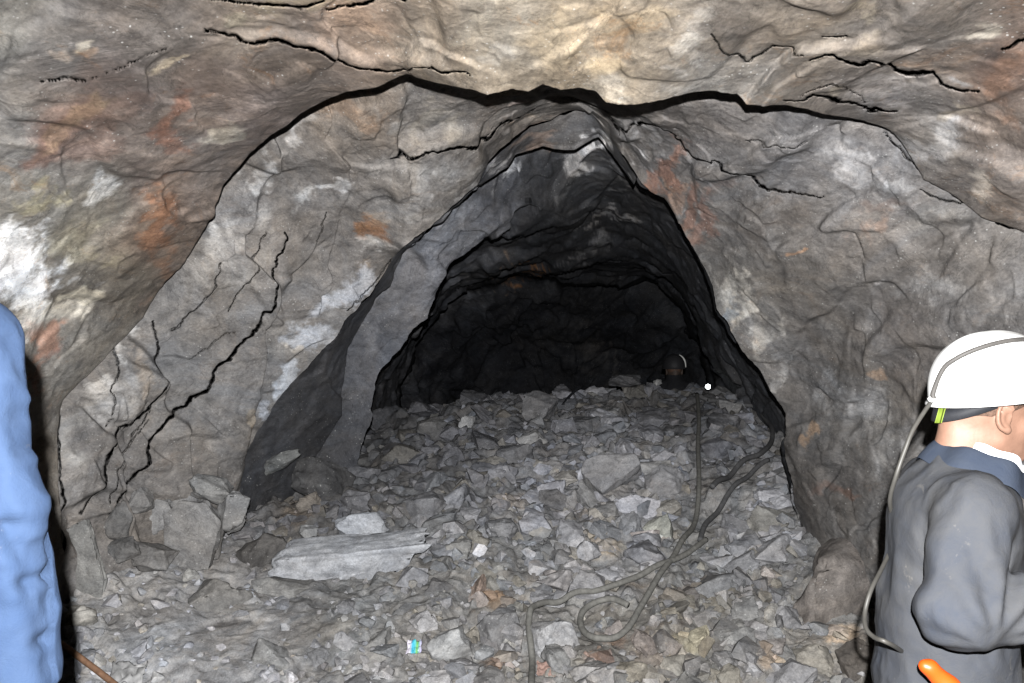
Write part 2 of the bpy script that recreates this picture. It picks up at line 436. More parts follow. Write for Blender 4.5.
NEAR_C = [([(205, 27), (230, 30), (243, 38), (275, 35), (300, 42), (318, 46), (335, 56), (355, 66), (380, 66), (405, 65)], 1.7, .22),
          ([(395, 66), (415, 62), (428, 60), (448, 70), (470, 74)], 1.2, .14), ([(35, 76), (60, 73), (82, 74)], 1.1, .12), ([(82, 74), (120, 60), (160, 45)], .8, .06),
          ([(205, 0), (245, 3), (290, 5), (310, 8), (325, 3)], 1.5, .2), ([(330, 16), (345, 12), (365, 9), (385, 4), (408, 6), (430, -4)], 1.4, .18),
          ([(712, 35), (722, 55), (742, 66), (755, 60), (770, 50), (790, 51), (808, 53)], 1.1, .12),
          ([(810, 60), (836, 51), (850, 57), (864, 60), (874, 56), (887, 60), (891, 74), (912, 76), (932, 74), (945, 84), (958, 90), (978, 92)], 1.7, .22),
          ([(822, 38), (848, 37)], 1.0, .1), ([(1006, 43), (1026, 37)], 2.0, .25),
          ([(785, 100), (800, 103), (812, 98), (830, 103), (845, 107), (865, 115), (893, 117)], 1.5, .2),
          ([(800, 96), (825, 85), (833, 81), (845, 92), (860, 108)], .9, .07)]
rings = [world_ring(-3, phi, top=1.5), world_ring(0.2, phi, top=1.5), world_ring(1.5, phi, 2.15, 2.15, 1.28), pk, pkm, pkb]
G = np.concatenate([loft(rings[:3], [8, 10])[:18], loft2(rings[2], pk, 260, .02, .02), loft(rings[3:], [5, 5])])
# bow the visible part of the brow a little so that it leans towards the camera
aw = np.concatenate([np.full(18, .6), np.interp(np.linspace(0, 1, 260), [0, .85, 1], [.9, 1.0, .35]), np.full(11, .3)])
STR_A = np.array([[1.0, 0, .25], [0, .55, 0], [-.3, .0, 1.35]])
finish_wall('ceiling', G, aw, NEAR, NEAR_B, NEAR_C, 0, STR_A, .62, tone=lambda u: .60 + .72 * sstep(430, 180, u[:, 0]) * sstep(20, 170, u[:, 1]) + .55 * sstep(230, 130, u[:, 0]) * sstep(230, 380, u[:, 1]) + .30 * sstep(840, 980, u[:, 0]) * sstep(30, 160, u[:, 1]))  # colour lightened at both sides to make up for weak grazing flash

# ---- second length of tunnel, up to the ragged arched opening
A = [(120, 760, 5.2), (180, 640, 5.2), (238, 520, 5.2), (243, 470, 5.2), (253, 437, 5.2), (268, 412, 5.2), (285, 392, 5.2), (310, 368, 5.2), (335, 340, 5.2), (350, 318, 5.2), (372, 297, 5.2),
     (390, 262, 5.2), (404, 248, 4.85), (430, 228, 4.85), (455, 205, 4.85), (478, 186, 4.85), (488, 165, 4.85), (500, 149, 4.85), (515, 138, 4.85), (530, 127, 4.9),
     (552, 121, 4.9), (570, 113, 4.9), (586, 109, 4.85), (599, 124, 4.85), (612, 143, 4.85), (628, 168, 4.85), (640, 187, 4.85), (650, 194, 4.85), (664, 199, 4.85),
     (681, 229, 4.85), (692, 246, 4.85), (704, 268, 5), (712, 290, 5), (717, 308, 5), (730, 333, 5), (742, 352, 5), (757, 370, 5), (768, 392, 5), (783, 413, 5),
     (784, 440, 5), (786, 470, 5), (793, 500, 5), (806, 540, 5), (822, 600, 5), (850, 760, 5)]
Ra, Da = ring_from(A, phi, 3.0, 8)
pa = P_of(Ra, Da, phi)
MID = [(300, 150, (125, 117, 109)), (350, 100, (128, 113, 98)), (450, 120, (116, 110, 104)), (250, 220, (120, 115, 111)), (330, 230, (116, 111, 107)),
       (200, 300, (116, 112, 108)), (250, 350, (108, 105, 103)), (160, 400, (110, 106, 102)), (300, 400, (106, 104, 102)), (130, 470, (108, 104, 101)),
       (420, 190, (126, 122, 118)), (500, 110, (126, 115, 104)), (560, 120, (112, 108, 104)), (700, 130, (116, 110, 106)), (800, 150, (116, 112, 110)),
       (760, 220, (112, 108, 105)), (850, 230, (114, 108, 103)), (740, 310, (120, 116, 110)), (760, 350, (108, 105, 103)), (800, 300, (98, 94, 90)),
       (850, 380, (102, 98, 94)), (830, 470, (84, 80, 77)), (900, 500, (104, 101, 98)), (850, 430, (110, 107, 103)), (950, 280, (96, 92, 89)),
       (1000, 250, (108, 104, 101)), (900, 340, (98, 92, 88)), (800, 400, (92, 88, 85)), (870, 160, (122, 118, 116)), (960, 500, (100, 96, 92)), (1000, 600, (80, 78, 76))]
MID_B = [(128, 325, 7, 26, -25, (196, 194, 190), .8), (88, 398, 26, 16, 30, (184, 181, 176), .8), (145, 375, 12, 30, 5, (150, 134, 116), .7), (208, 262, 10, 34, -25, (150, 147, 143), .6), (262, 205, 16, 12, 0, (165, 160, 154), .6), (238, 268, 12, 30, -20, (146, 142, 137), .5), (182, 345, 10, 34, -20, (92, 90, 89), .5), (300, 255, 26, 14, -35, (96, 93, 90), .5), (285, 330, 20, 26, -30, (128, 125, 121), .5), (385, 175, 22, 12, 20, (150, 147, 144), .5), (430, 130, 22, 10, 20, (150, 140, 124), .5), (395, 120, 14, 10, 0, (160, 156, 150), .5), (345, 150, 16, 20, 30, (96, 92, 88), .4), (320, 200, 10, 8, 0, (180, 177, 172), .6), (460, 175, 18, 14, 20, (148, 145, 142), .6), (205, 415, 30, 40, 0, (98, 96, 95), .4), (70, 440, 14, 40, 0, (150, 148, 144), .5), (780, 215, 26, 16, 20, (92, 84, 78), .45), (940, 215, 34, 16, 20, (140, 137, 132), .45), (1000, 300, 30, 16, 20, (132, 129, 126), .45), (830, 330, 20, 30, 0, (84, 79, 76), .5), (905, 430, 16, 22, 0, (138, 135, 132), .5), (790, 350, 10, 40, 0, (86, 82, 80), .5), (305, 125, 12, 8, 30, (195, 190, 185), .7), (268, 168, 14, 8, -30, (200, 198, 195), .7), (252, 180, 8, 8, 0, (200, 196, 190), .6), (338, 195, 16, 6, 15, (200, 198, 196), .7),
         (225, 240, 14, 20, 0, (175, 168, 160), .5), (215, 235, 8, 12, 0, (190, 186, 180), .5), (350, 110, 30, 12, 10, (130, 98, 70), .6), (320, 110, 20, 10, 0, (135, 105, 75), .5),
         (376, 240, 10, 22, 25, (145, 88, 45), .85), (366, 250, 8, 12, 0, (150, 95, 50), .8), (385, 225, 14, 14, 0, (130, 108, 85), .5), (350, 285, 14, 8, 0, (140, 110, 70), .6),
         (420, 200, 16, 26, 20, (170, 168, 166), .6), (375, 262, 16, 10, 0, (195, 192, 188), .6), (345, 300, 22, 16, 40, (178, 182, 190), .8), (320, 335, 16, 22, 35, (168, 174, 184), .8),
         (290, 375, 12, 24, 30, (165, 172, 182), .85), (268, 405, 8, 14, 25, (160, 166, 176), .8), (308, 343, 8, 8, 0, (190, 180, 165), .7), (520, 108, 12, 8, 20, (200, 175, 145), .6), (505, 118, 8, 8, 0, (180, 150, 120), .5),
         (470, 200, 8, 6, 0, (190, 186, 182), .5), (540, 138, 14, 10, 30, (170, 140, 125), .6), (520, 150, 14, 10, 30, (165, 150, 140), .6),
         (665, 175, 12, 30, -30, (150, 92, 65), .75), (690, 205, 10, 24, -30, (140, 90, 68), .7), (705, 225, 12, 30, -30, (128, 84, 66), .7), (672, 190, 8, 8, 0, (165, 120, 90), .5),
         (640, 150, 8, 10, 0, (175, 172, 170), .5), (738, 290, 10, 14, -20, (180, 175, 165), .8), (748, 315, 8, 18, -25, (185, 178, 165), .8), (735, 320, 6, 20, -25, (130, 140, 148), .6), (758, 345, 6, 22, -20, (165, 160, 152), .7),
         (775, 385, 6, 20, -20, (150, 148, 145), .6), (845, 170, 14, 22, -35, (180, 176, 174), .7), (830, 155, 10, 10, 0, (185, 178, 172), .5), (880, 170, 20, 10, 30, (190, 188, 186), .5), (900, 210, 24, 8, 30, (165, 160, 158), .4),
         (800, 255, 5, 4, 0, (170, 120, 80), .8), (740, 200, 18, 10, 20, (118, 96, 84), .5), (870, 225, 22, 8, 20, (140, 108, 88), .6), (880, 205, 30, 8, 10, (112, 90, 80), .5),
         (930, 290, 40, 14, 15, (150, 147, 143), .45), (875, 290, 6, 8, 0, (175, 170, 168), .5), (855, 360, 12, 6, 0, (145, 112, 82), .7), (835, 490, 14, 8, 20, (98, 74, 62), .7), (850, 485, 8, 5, 0, (104, 76, 62), .7),
         (800, 440, 8, 6, 0, (165, 120, 75), .5), (840, 400, 14, 18, 0, (150, 148, 146), .5), (860, 440, 18, 26, 0, (140, 138, 135), .5), (815, 500, 20, 34, 0, (88, 84, 81), .6),
         (95, 400, 24, 20, 40, (175, 172, 168), .7), (120, 390, 12, 22, 0, (170, 167, 163), .6), (135, 300, 6, 26, 15, (185, 182, 178), .5), (140, 380, 12, 24, 0, (135, 122, 108), .6),
         (112, 430, 20, 14, 20, (130, 125, 120), .5), (225, 395, 16, 36, -10, (112, 110, 109), .5), (248, 425, 8, 14, 10, (120, 104, 80), .6), (240, 485, 10, 8, 0, (150, 150, 150), .4),
         (160, 300, 10, 40, 5, (138, 134, 130), .4), (195, 280, 6, 50, 20, (142, 138, 135), .4), (300, 290, 20, 8, 40, (112, 108, 106), .4)]
MID_C = [([(283, 232), (272, 275), (262, 300), (245, 328), (228, 352), (213, 368), (208, 388), (190, 408), (168, 418), (158, 430), (152, 460), (132, 480), (112, 512)], 1.75, .28),
         ([(157, 322), (160, 350), (160, 385), (148, 410), (120, 432), (108, 450), (102, 478), (85, 512)], 1.5, .2),
         ([(120, 300), (112, 340), (110, 395), (108, 430)], 1.0, .1), ([(52, 380), (60, 402), (60, 450), (60, 478)], 1.7, .2), ([(215, 260), (205, 285), (190, 305), (172, 330)], 1.1, .1), ([(330, 215), (322, 232), (318, 250)], .9, .08), ([(262, 232), (250, 262), (232, 290), (222, 310)], 1.0, .1), ([(150, 412), (135, 436), (128, 452)], 1.0, .1), ([(60, 480), (66, 500), (62, 548), (58, 570)], 1.7, .25),
         ([(395, 162), (440, 150), (470, 148), (487, 145), (505, 132), (520, 127), (535, 120)], 1.5, .18), ([(606, 127), (620, 134), (650, 137), (668, 141)], 1.3, .16),
         ([(668, 141), (680, 150), (692, 158), (715, 162)], 1.2, .2), ([(715, 160), (740, 172), (758, 186), (778, 190), (800, 194), (822, 200)], 1.3, .16),
         ([(745, 140), (780, 139), (810, 137)], 1.0, .08), ([(885, 135), (905, 160), (925, 178), (950, 192)], 1.2, .12), ([(925, 178), (955, 196), (980, 212), (1000, 222), (1026, 230)], 1.6, .2), ([(920, 190), (945, 200), (960, 204)], 1.1, .1),
         ([(400, 255), (380, 275), (350, 312)], 1.0, .1), ([(232, 330), (205, 345), (190, 360)], .7, .06), ([(150, 420), (120, 462), (112, 500)], 1.0, .1)]
G = loft2(pkb, pa, 301, .02, .03, last=True); G[0] = pkb; G[-1] = pa
aw = np.interp(np.linspace(0, 1, 301), [0, .08, .9, 1], [.3, 1, 1, .3])
apex = int(np.argmin(np.abs(phi - 85)))
STR_B = np.array([[1.0, .3, .2], [0.1, .5, .35], [-.2, -.2, 1.15]])
finish_wall('wall', G, aw, MID, MID_B, MID_C, 4, STR_B, .85, cut=[('wall_left', 0, apex), ('wall_right', apex, NPHI - 1)], tone=lambda u: np.full(len(u), 1.12), warm=.35, leaf=True)

# ---- inner chamber beyond the opening
pi_ = phi[::2]
Ra2, Da2 = Ra[::2], Da[::2]
A1 = [(200, 700, 5.98), (262, 560, 5.98), (300, 500, 5.98), (320, 450, 5.98), (343, 415, 5.98), (345, 380, 5.98), (348, 350, 5.91), (368, 312, 5.84), (388, 285, 5.77), (404, 256, 5.63), (440, 222, 5.49), (459, 205, 5.42), (480, 186, 5.35),
      (507, 168, 5.49), (515, 156, 5.49), (543, 148, 5.49), (556, 151, 5.49), (575, 150, 5.49), (598, 138, 5.49), (618, 160, 5.42), (636, 187, 5.42), (648, 200, 5.42),
      (662, 206, 5.49), (681, 231, 5.56), (704, 268, 5.56), (717, 308, 5.56), (742, 350, 5.56), (783, 413, 5.63), (786, 470, 5.63), (806, 540, 5.63), (850, 760, 5.63)]
R1, D1 = ring_from(A1, pi_, 2.5, 12)
D1 = np.where((pi_ > 52) & (pi_ < 125), Da2 + np.interp(pi_, [52, 73, 80], [.6, .15, .28]), D1)
R1 = np.where(pi_ < 73, Ra2 * 1.02, R1); R1 = np.where((pi_ > 135) & (pi_ < 148), np.minimum(R1, Ra2), R1)
R1b = R1 * np.interp(-pi_, [-215, -150, -125, -100, -60, -40, 42], [1.0, 1.0, 1.02, 1.07, 1.07, 1.05, 1.05])
D1b = D1 + np.interp(-pi_, [-215, -150, -125, -100, -60, 42], [.03, .03, .2, .6, .7, .6])
M3 = [(330, 560, 6.0), (360, 480, 6.0), (371, 425, 6.0), (375, 385, 6.0), (398, 350, 6.0), (427, 318, 6.0), (437, 285, 6.0), (452, 265, 6.0), (470, 250, 6.0), (500, 226, 6.0), (530, 207, 6.0), (570, 215, 6.84),
      (610, 212, 7.33), (650, 235, 7.45), (680, 270, 7.45), (705, 320, 7.45), (725, 360, 7.45), (750, 400, 7.45), (770, 470, 7.45), (800, 600, 7.45)]
R3, D3 = ring_from(M3, pi_, 4, 16)
R3b = R3 * np.interp(-pi_, [-215, -118, -104, 42], [1.04, 1.03, .995, .995]); D3b = D3 + np.interp(-pi_, [-215, -125, -108, 42], [1.6, 1.2, .04, .04])
B4 = [(340, 600, 11.3), (380, 480, 11.3), (400, 420, 11.3), (412, 350, 11.3), (432, 312, 11.3), (440, 296, 11.3), (480, 284, 11.3), (520, 276, 11.3), (560, 282, 11.3), (620, 288, 11.3), (650, 273, 11.3), (669, 291, 11.3),
      (690, 325, 11.3), (705, 360, 11.3), (713, 400, 11.3), (730, 500, 11.3), (760, 600, 11.3)]
R4, D4 = ring_from(B4, pi_, 4, 19)
R5 = R4 * .97; D5 = D4 + 2.6
p1_, p1b, p3_, p3b, p4_ = [P_of(a_, b_, pi_) for a_, b_ in ((R1, D1), (R1b, D1b), (R3, D3), (R3b, D3b), (R4, D4))]
pin = P_of(soft(np.stack([R5 * .62] * 3, 1))[:, 0], D5 + 1.6, pi_)
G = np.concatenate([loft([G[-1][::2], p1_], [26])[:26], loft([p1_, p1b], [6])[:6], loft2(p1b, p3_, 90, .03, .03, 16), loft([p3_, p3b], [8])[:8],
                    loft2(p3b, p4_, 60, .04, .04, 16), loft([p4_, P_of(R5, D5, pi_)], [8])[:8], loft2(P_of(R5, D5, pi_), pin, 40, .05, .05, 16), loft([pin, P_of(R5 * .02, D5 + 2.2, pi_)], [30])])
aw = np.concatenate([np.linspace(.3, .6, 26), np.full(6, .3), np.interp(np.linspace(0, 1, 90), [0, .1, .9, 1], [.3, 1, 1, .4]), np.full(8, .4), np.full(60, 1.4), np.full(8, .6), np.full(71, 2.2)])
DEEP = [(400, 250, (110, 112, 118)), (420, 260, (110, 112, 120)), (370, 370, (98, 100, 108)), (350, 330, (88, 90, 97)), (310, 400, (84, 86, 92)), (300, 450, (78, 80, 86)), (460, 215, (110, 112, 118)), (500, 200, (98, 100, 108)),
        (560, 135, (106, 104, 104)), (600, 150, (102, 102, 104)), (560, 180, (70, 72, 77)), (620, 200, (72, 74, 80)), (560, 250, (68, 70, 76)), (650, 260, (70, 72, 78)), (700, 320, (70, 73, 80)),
        (520, 340, (44, 46, 54)), (620, 340, (44, 46, 54)), (440, 350, (42, 44, 52)), (740, 380, (74, 77, 84))]  # far end of the chamber coloured darker to deepen its gloom
DEEP_B = [(512, 172, 16, 12, 20, (220, 220, 222), .9), (600, 148, 16, 9, 20, (240, 240, 242), 1), (580, 158, 14, 7, 20, (220, 220, 222), .9), (540, 142, 12, 8, 0, (170, 145, 130), .6),
          (525, 272, 10, 5, 5, (190, 115, 50), .9), (508, 274, 10, 4, 0, (150, 120, 95), .7), (600, 217, 20, 5, 15, (190, 188, 188), .9), (585, 242, 12, 12, 0, (165, 165, 168), .8), (620, 185, 16, 5, 0, (150, 150, 152), .8), (560, 190, 12, 6, 0, (130, 130, 132), .7),
          (660, 230, 6, 14, 20, (125, 125, 128), .5), (590, 350, 8, 30, 0, (100, 98, 98), .5), (623, 360, 7, 30, 0, (100, 98, 96), .5), (470, 275, 6, 10, 0, (150, 148, 148), .5), (560, 330, 50, 10, 0, (80, 78, 80), .4),
          (372, 330, 8, 40, 20, (125, 125, 128), .4), (440, 240, 30, 16, 40, (125, 125, 130), .5)]
finish_wall('wall_back', G, aw, DEEP, DEEP_B, [([(480, 184), (440, 215), (404, 250)], 2.0, .3)], 9, STR_B, .8, tone=lambda u: .78 + .65 * np.exp(-(((u[:, 0] - 430) / 70) ** 2 + ((u[:, 1] - 270) / 110) ** 2)) + .5 * sstep(175, 140, u[:, 1]), warm=.15)  # colour lightened on the rib and front band to look better lit

# ------------------------------------------------------------------ floor
def ground0(x, y):
    z = np.interp(y, [3.85, 4.3, 5.7, 6.8, 8.0, 8.8, 10.5, 14], [0, .14, .59, .84, 1.03, .95, .6, .2])
    z = z - .085 * np.clip(-x - .25, 0, 1.5) * np.clip(y - 5.0, 0, 2.6)
    z = z + .05 * np.exp(-(((x + 1.95) / .38) ** 2 + ((y - 5.0) / .45) ** 2))           # talus under the left wall
    z = z + .14 * np.exp(-(((x + 2.1) / .45) ** 2 + ((y - 4.2) / .6) ** 2))
    z = z - .06 * np.exp(-(((x + 1.38) / .25) ** 2 + ((y - 5.0) / .3) ** 2))
    z = z + .10 * np.exp(-(((x - 1.75) / .3) ** 2)) * sstep(3.6, 4.6, y)
    z = z + .09 * np.exp(-(((x + 1.1) / .45) ** 2 + ((y - 1.4) / .6) ** 2))
    return z

def floor_z(x, y):
    x = np.atleast_1d(np.asarray(x, float)); y = np.atleast_1d(np.asarray(y, float))
    P = np.stack([x, y, np.zeros_like(x)], 1)
    w = np.stack([fbm(P, 2.0, 3, 60), fbm(P, 2.0, 3, 61), P[:, 2]], 1) * .12
    Q = P + w
    rough = np.interp(y, [2.4, 3.4, 4.5, 7, 14], [.25, .55, .75, .85, .9])
    # the trodden dusty apron in the lower left is smoother
    ap = np.exp(-(((x + 1.4) / .7) ** 2 + ((y - 4.25) / .5) ** 2))
    rough = rough * (1 - .78 * ap)
    h = .085 * facets(Q, 2.2, 101, .6, 26) + .06 * facets(Q, 4.6, 111, .7, 24) + .032 * facets(Q, 10, 121, .7, 20) + .014 * facets(P, 22, 131, .7, 16) + .010 * fbm(P, 30, 3, 141)
    return ground0(x, y) + h * rough

def hit(px, py):
    """where the line of sight through a picture point meets the ground"""
    d = 4.0
    lo, hi = 1.0, 10
    ts = np.linspace(lo, hi, 600)
    x = (px - 512) / F * ts; z = H + (341.5 - py) / F * ts
    g = ground0(x, ts)
    k = np.nonzero(z <= g)[0]
    d = ts[k[0]] if len(k) else 8.1
    return (px - 512) / F * d, d

ys = np.concatenate([np.linspace(-3, 2.4, 24)[:-1], np.linspace(2.4, 3.7, 60)[:-1], np.geomspace(3.7, 8.5, 560)[:-1], np.linspace(8.5, 17, 60)])
tt = np.linspace(-.8, .8, 860)
YY, TT = np.meshgrid(ys, tt, indexing='ij')
XX = TT * (np.maximum(YY, 0) * .86 + 2.2)
ZZ = floor_z(XX.ravel(), YY.ravel())
P = np.stack([XX.ravel(), YY.ravel(), ZZ], 1)
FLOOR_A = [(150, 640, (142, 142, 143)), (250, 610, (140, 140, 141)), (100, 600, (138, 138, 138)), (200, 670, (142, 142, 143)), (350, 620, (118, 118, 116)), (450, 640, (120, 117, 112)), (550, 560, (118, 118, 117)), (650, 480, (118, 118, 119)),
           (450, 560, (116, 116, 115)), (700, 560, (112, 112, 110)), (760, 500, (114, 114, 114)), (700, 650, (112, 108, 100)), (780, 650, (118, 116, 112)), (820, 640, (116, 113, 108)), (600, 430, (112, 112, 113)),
           (450, 440, (92, 92, 94)), (350, 470, (84, 84, 85)), (300, 500, (88, 87, 87)), (380, 430, (76, 76, 78)), (560, 405, (92, 92, 94)), (680, 405, (80, 80, 82)), (560, 470, (130, 130, 133)), (640, 500, (128, 128, 130)), (270, 550, (100, 98, 97)), (600, 640, (116, 112, 104)), (740, 430, (100, 100, 102)), (520, 620, (118, 116, 112))]  # shade at the left foot is darkened into the ground colour
rb = random.Random(5)
FLOOR_B = [(640, 480, 50, 30, 20, (150, 150, 152), .6), (590, 480, 40, 20, 30, (145, 146, 148), .6), (560, 510, 36, 14, 20, (140, 140, 142), .5), (760, 520, 40, 22, 40, (142, 142, 143), .5), (500, 600, 24, 10, 10, (120, 92, 62), .7),
           (490, 592, 14, 8, 0, (135, 92, 52), .7), (600, 550, 16, 8, 0, (150, 132, 105), .7), (660, 535, 16, 8, 0, (175, 150, 125), .7), (690, 650, 16, 14, 0, (150, 135, 95), .7),
           (505, 665, 16, 8, 0, (130, 88, 55), .8), (595, 665, 16, 10, 0, (118, 78, 55), .8), (610, 640, 14, 12, 0, (120, 86, 62), .7), (840, 640, 16, 8, 0, (165, 135, 100), .7),
           (770, 660, 14, 8, 0, (150, 122, 92), .6), (690, 600, 30, 12, 50, (96, 84, 72), .6), (650, 655, 20, 18, 0, (100, 82, 66), .6), (120, 640, 50, 26, 0, (130, 129, 127), .5), (230, 640, 60, 30, 0, (126, 125, 124), .5)]
for _ in range(70):
    tone = rb.choice([(148, 148, 148), (86, 86, 87), (140, 141, 145), (96, 93, 90), (128, 112, 94), (152, 148, 142)])
    FLOOR_B.append((rb.uniform(100, 860), rb.uniform(420, 683), rb.uniform(6, 22), rb.uniform(4, 10), rb.uniform(-30, 30), tone, rb.uniform(.3, .65)))
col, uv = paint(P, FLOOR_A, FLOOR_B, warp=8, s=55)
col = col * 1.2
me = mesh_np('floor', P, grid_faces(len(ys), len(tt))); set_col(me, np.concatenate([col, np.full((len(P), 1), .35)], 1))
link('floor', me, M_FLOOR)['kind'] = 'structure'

# ------------------------------------------------------------------ stones
def hull_pts(n, seed, flat=1.0):
    r = np.random.default_rng(seed)
    v = r.normal(size=(n, 3)); v /= np.linalg.norm(v, axis=1, keepdims=True)
    v = np.sign(v) * np.abs(v) ** .75
    v *= r.uniform(.78, 1.05, (n, 1)); v[:, 2] *= flat
    return v

def fit(v):
    lo, hi = v.min(0), v.max(0)
    return (v - (lo + hi) / 2) / (hi - lo)

def stone_mesh(name, n, seed, flat=1.0, fine=True, pts=None):
    bm = bmesh.new()
    src = hull_pts(n, seed, flat) if pts is None else pts
    vs = [bm.verts.new(p) for p in fit(np.asarray(src, float))]
    bmesh.ops.convex_hull(bm, input=vs)
    loose = [v for v in bm.verts if not v.link_faces]
    bmesh.ops.delete(bm, geom=loose, context='VERTS')
    bmesh.ops.dissolve_limit(bm, angle_limit=math.radians(9), verts=bm.verts[:], edges=bm.edges[:])
    if fine:
        bmesh.ops.bevel(bm, geom=bm.edges[:], offset=.022, segments=2, affect='EDGES', profile=.6)
        bmesh.ops.triangulate(bm, faces=bm.faces[:])
        for _ in range(4):
            long = [e for e in bm.edges if e.calc_length() > .07]
            if not long: break
            bmesh.ops.subdivide_edges(bm, edges=long, cuts=1)
            bmesh.ops.triangulate(bm, faces=[f for f in bm.faces if len(f.verts) > 3])
        bm.normal_update()
        co = np.array([v.co[:] for v in bm.verts]); nn = np.array([v.normal[:] for v in bm.verts])
        h = .05 * fbm(co + seed, 2.5, 4, seed) + .04 * facets(co + seed * 3.1, 3.6, seed, .7, 26) + .010 * fbm(co + seed, 12, 3, seed)
        for v, d_, hh in zip(bm.verts, nn, h): v.co += Vector(d_ * hh)
    bmesh.ops.triangulate(bm, faces=bm.faces[:])
    me = bpy.data.meshes.new(name); bm.to_mesh(me); bm.free()
    me.materials.append(M_STONE)
    me.polygons.foreach_set('use_smooth', np.full(len(me.polygons), bool(fine)))
    return me

PROTO = [stone_mesh('stone', n, 200 + k, fl) for k, (n, fl) in enumerate([(12, 1), (14, .8), (10, 1), (16, .6), (11, .9), (13, .7), (18, 1), (9, .8), (12, .5), (15, .9), (10, .65), (14, 1.1)])]

STONES = []                       # (x, y, radius) of the placed stones
def stone(px, py, w, h, label, colr=(120, 120, 120), seed=0, tilt=(0, 0, 0), depth=.8, dd=0.0, pts=None, name='rock', sink=.12, group=None, d=None):
    """a stone whose outline is centred on a picture point, w x h pixels, resting on the ground there"""
    if d is None:
        x0, d = hit(px, py + h * .42)
    d = d + dd
    ww, hh = w * d / F, h * d / F
    c = W(px, py, d + depth * ww * .35)
    me = stone_mesh(name, 13 + seed % 5, 900 + seed, 1.0, pts=pts)
    o = link(name, me, None)
    o.scale = (ww * 1.06, ww * depth, hh * (1 + sink)); o.location = (c[0], c[1], c[2] - hh * sink * .4)
    o.rotation_euler = tuple(math.radians(t) for t in tilt)
    o.color = (*lin(colr), 1)
    tag(o, label, 'rock', group)
    STONES.append((c[0], c[1], ww * .5))
    return o

def prism(outline, t=.5, bulge=.85, seed=0):
    """points of a stone from its front outline (x, z in 0..1, z up)"""
    r = np.random.default_rng(seed); p = []
    for x, z in outline:
        p.append((x - .5, -.5 * t + r.uniform(-.06, .06), z - .5)); p.append(((x - .5) * bulge + r.uniform(-.04, .04), .5 * t, (z - .5) * bulge))
    return p

stone(353, 557, 152, 40, 'long pale bluish white slab lying across the middle of the rubble', (164, 167, 172), 1, (20, -3, 0), .26,
      pts=prism([(0, .1), (.02, .72), (.08, .85), (.4, .8), (.6, .85), (.85, .98), (1.0, 1.0), (.9, .7), (.78, .25), (.68, 0), (.5, .18), (.3, .12)], .6, .9, 3))
stone(363, 527, 50, 28, 'pale bluish angular rock resting behind the long white slab', (160, 163, 168), 2, (0, 0, 0), .7)
stone(308, 533, 20, 16, 'small pointed grey rock at the upper left corner of the white slab', (128, 130, 132), 3)
stone(197, 530, 54, 62, 'largest grey boulder of the heap at the left wall, flat pentagonal face', (126, 125, 124), 4, (0, 0, 0), .6, -.15,
      pts=prism([(.02, .3), (.0, .8), (.3, 1), (.75, .97), (1, .7), (.92, .3), (.8, 0), (.1, .05)], .8, .8, 5))
stone(172, 490, 62, 26, 'flat grey rock lying on top of the heap at the left wall', (124, 123, 122), 5, (0, 8, 0), .7, .1, d=4.72)
stone(153, 513, 40, 32, 'blocky grey rock left of the largest boulder in the wall heap', (122, 121, 120), 6, (0, -15, 10), .7, d=4.74)
stone(212, 488, 40, 24, 'grey rock with shiny chips at the upper right of the wall heap', (128, 128, 127), 7, (0, 15, 0), .7, d=4.8)
stone(232, 512, 30, 38, 'upright grey rock right of the largest boulder in the wall heap', (122, 122, 122), 8, (0, 12, 0), .6, d=4.7)
stone(118, 520, 34, 40, 'dark layered rock at the left end of the wall heap', (98, 97, 96), 9, (0, 30, 0), .7, d=4.5)
stone(152, 556, 44, 28, 'broad dull grey rock under the left side of the wall heap', (114, 113, 112), 10, (0, 5, 0), .8, d=4.5)
stone(122, 548, 34, 24, 'low dark wedge of rock where the wall heap meets the dusty floor', (100, 99, 98), 11, (0, -20, 0), .8, d=4.45)
stone(137, 498, 30, 26, 'small rounded rock below the long crack in the left wall', (118, 117, 116), 12, (0, 0, 30), .7, d=4.62)
stone(192, 575, 17, 15, 'small pale pyramid shaped stone below the largest boulder', (150, 150, 148), 13, (0, 0, 0), .9)
stone(88, 562, 32, 88, 'tall grey slab leaning upright against the left wall', (126, 125, 122), 14, (0, -4, 0), .35,
      pts=prism([(.25, 0), (.05, .45), (0, .9), (.25, .97), (.5, .92), (.62, 1), (.75, .7), (1, .3), (.8, .05)], .6, .9, 7), sink=.06)
stone(262, 556, 54, 46, 'broad dark brown grey boulder between the wall heap and white slab', (92, 90, 88), 15, (0, 0, 0), .8, .05)
stone(284, 585, 58, 20, 'flat grey rock with a pale edge in front of the white slab', (126, 126, 125), 16, (0, 6, 0), .7)
stone(222, 596, 56, 34, 'dust covered humped rock on the smooth floor apron', (120, 119, 117), 17, (0, 10, 0), .9, sink=.4)
stone(834, 580, 106, 92, 'big brown and grey boulder at the foot of the right wall', (112, 107, 103), 21, (0, 0, 25), .8, 0.05)
stone(862, 664, 48, 44, 'dark smooth angular rock beside the jacket of the helmeted miner', (84, 80, 76), 19, (0, 0, 0), .8, d=3.9)
stone(539, 408, 36, 34, 'large grey block standing on the crest of the rubble pile', (118, 118, 120), 20, (0, 0, 0), .8)
stone(467, 421, 13, 14, 'small bright rock on the left shoulder of the pile crest', (160, 160, 160), 21, (0, 20, 0), .8)
stone(531, 439, 28, 18, 'pale tilted rock just below the large crest block', (142, 142, 142), 22, (0, -20, 0), .7)
stone(613, 474, 60, 42, 'large pale boulder high in the middle of the rubble slope', (140, 140, 142), 23, (0, -10, 0), .7)
stone(664, 480, 38, 30, 'pale blocky rock right of the large boulder on the slope', (134, 134, 136), 24, (0, 10, 0), .7)
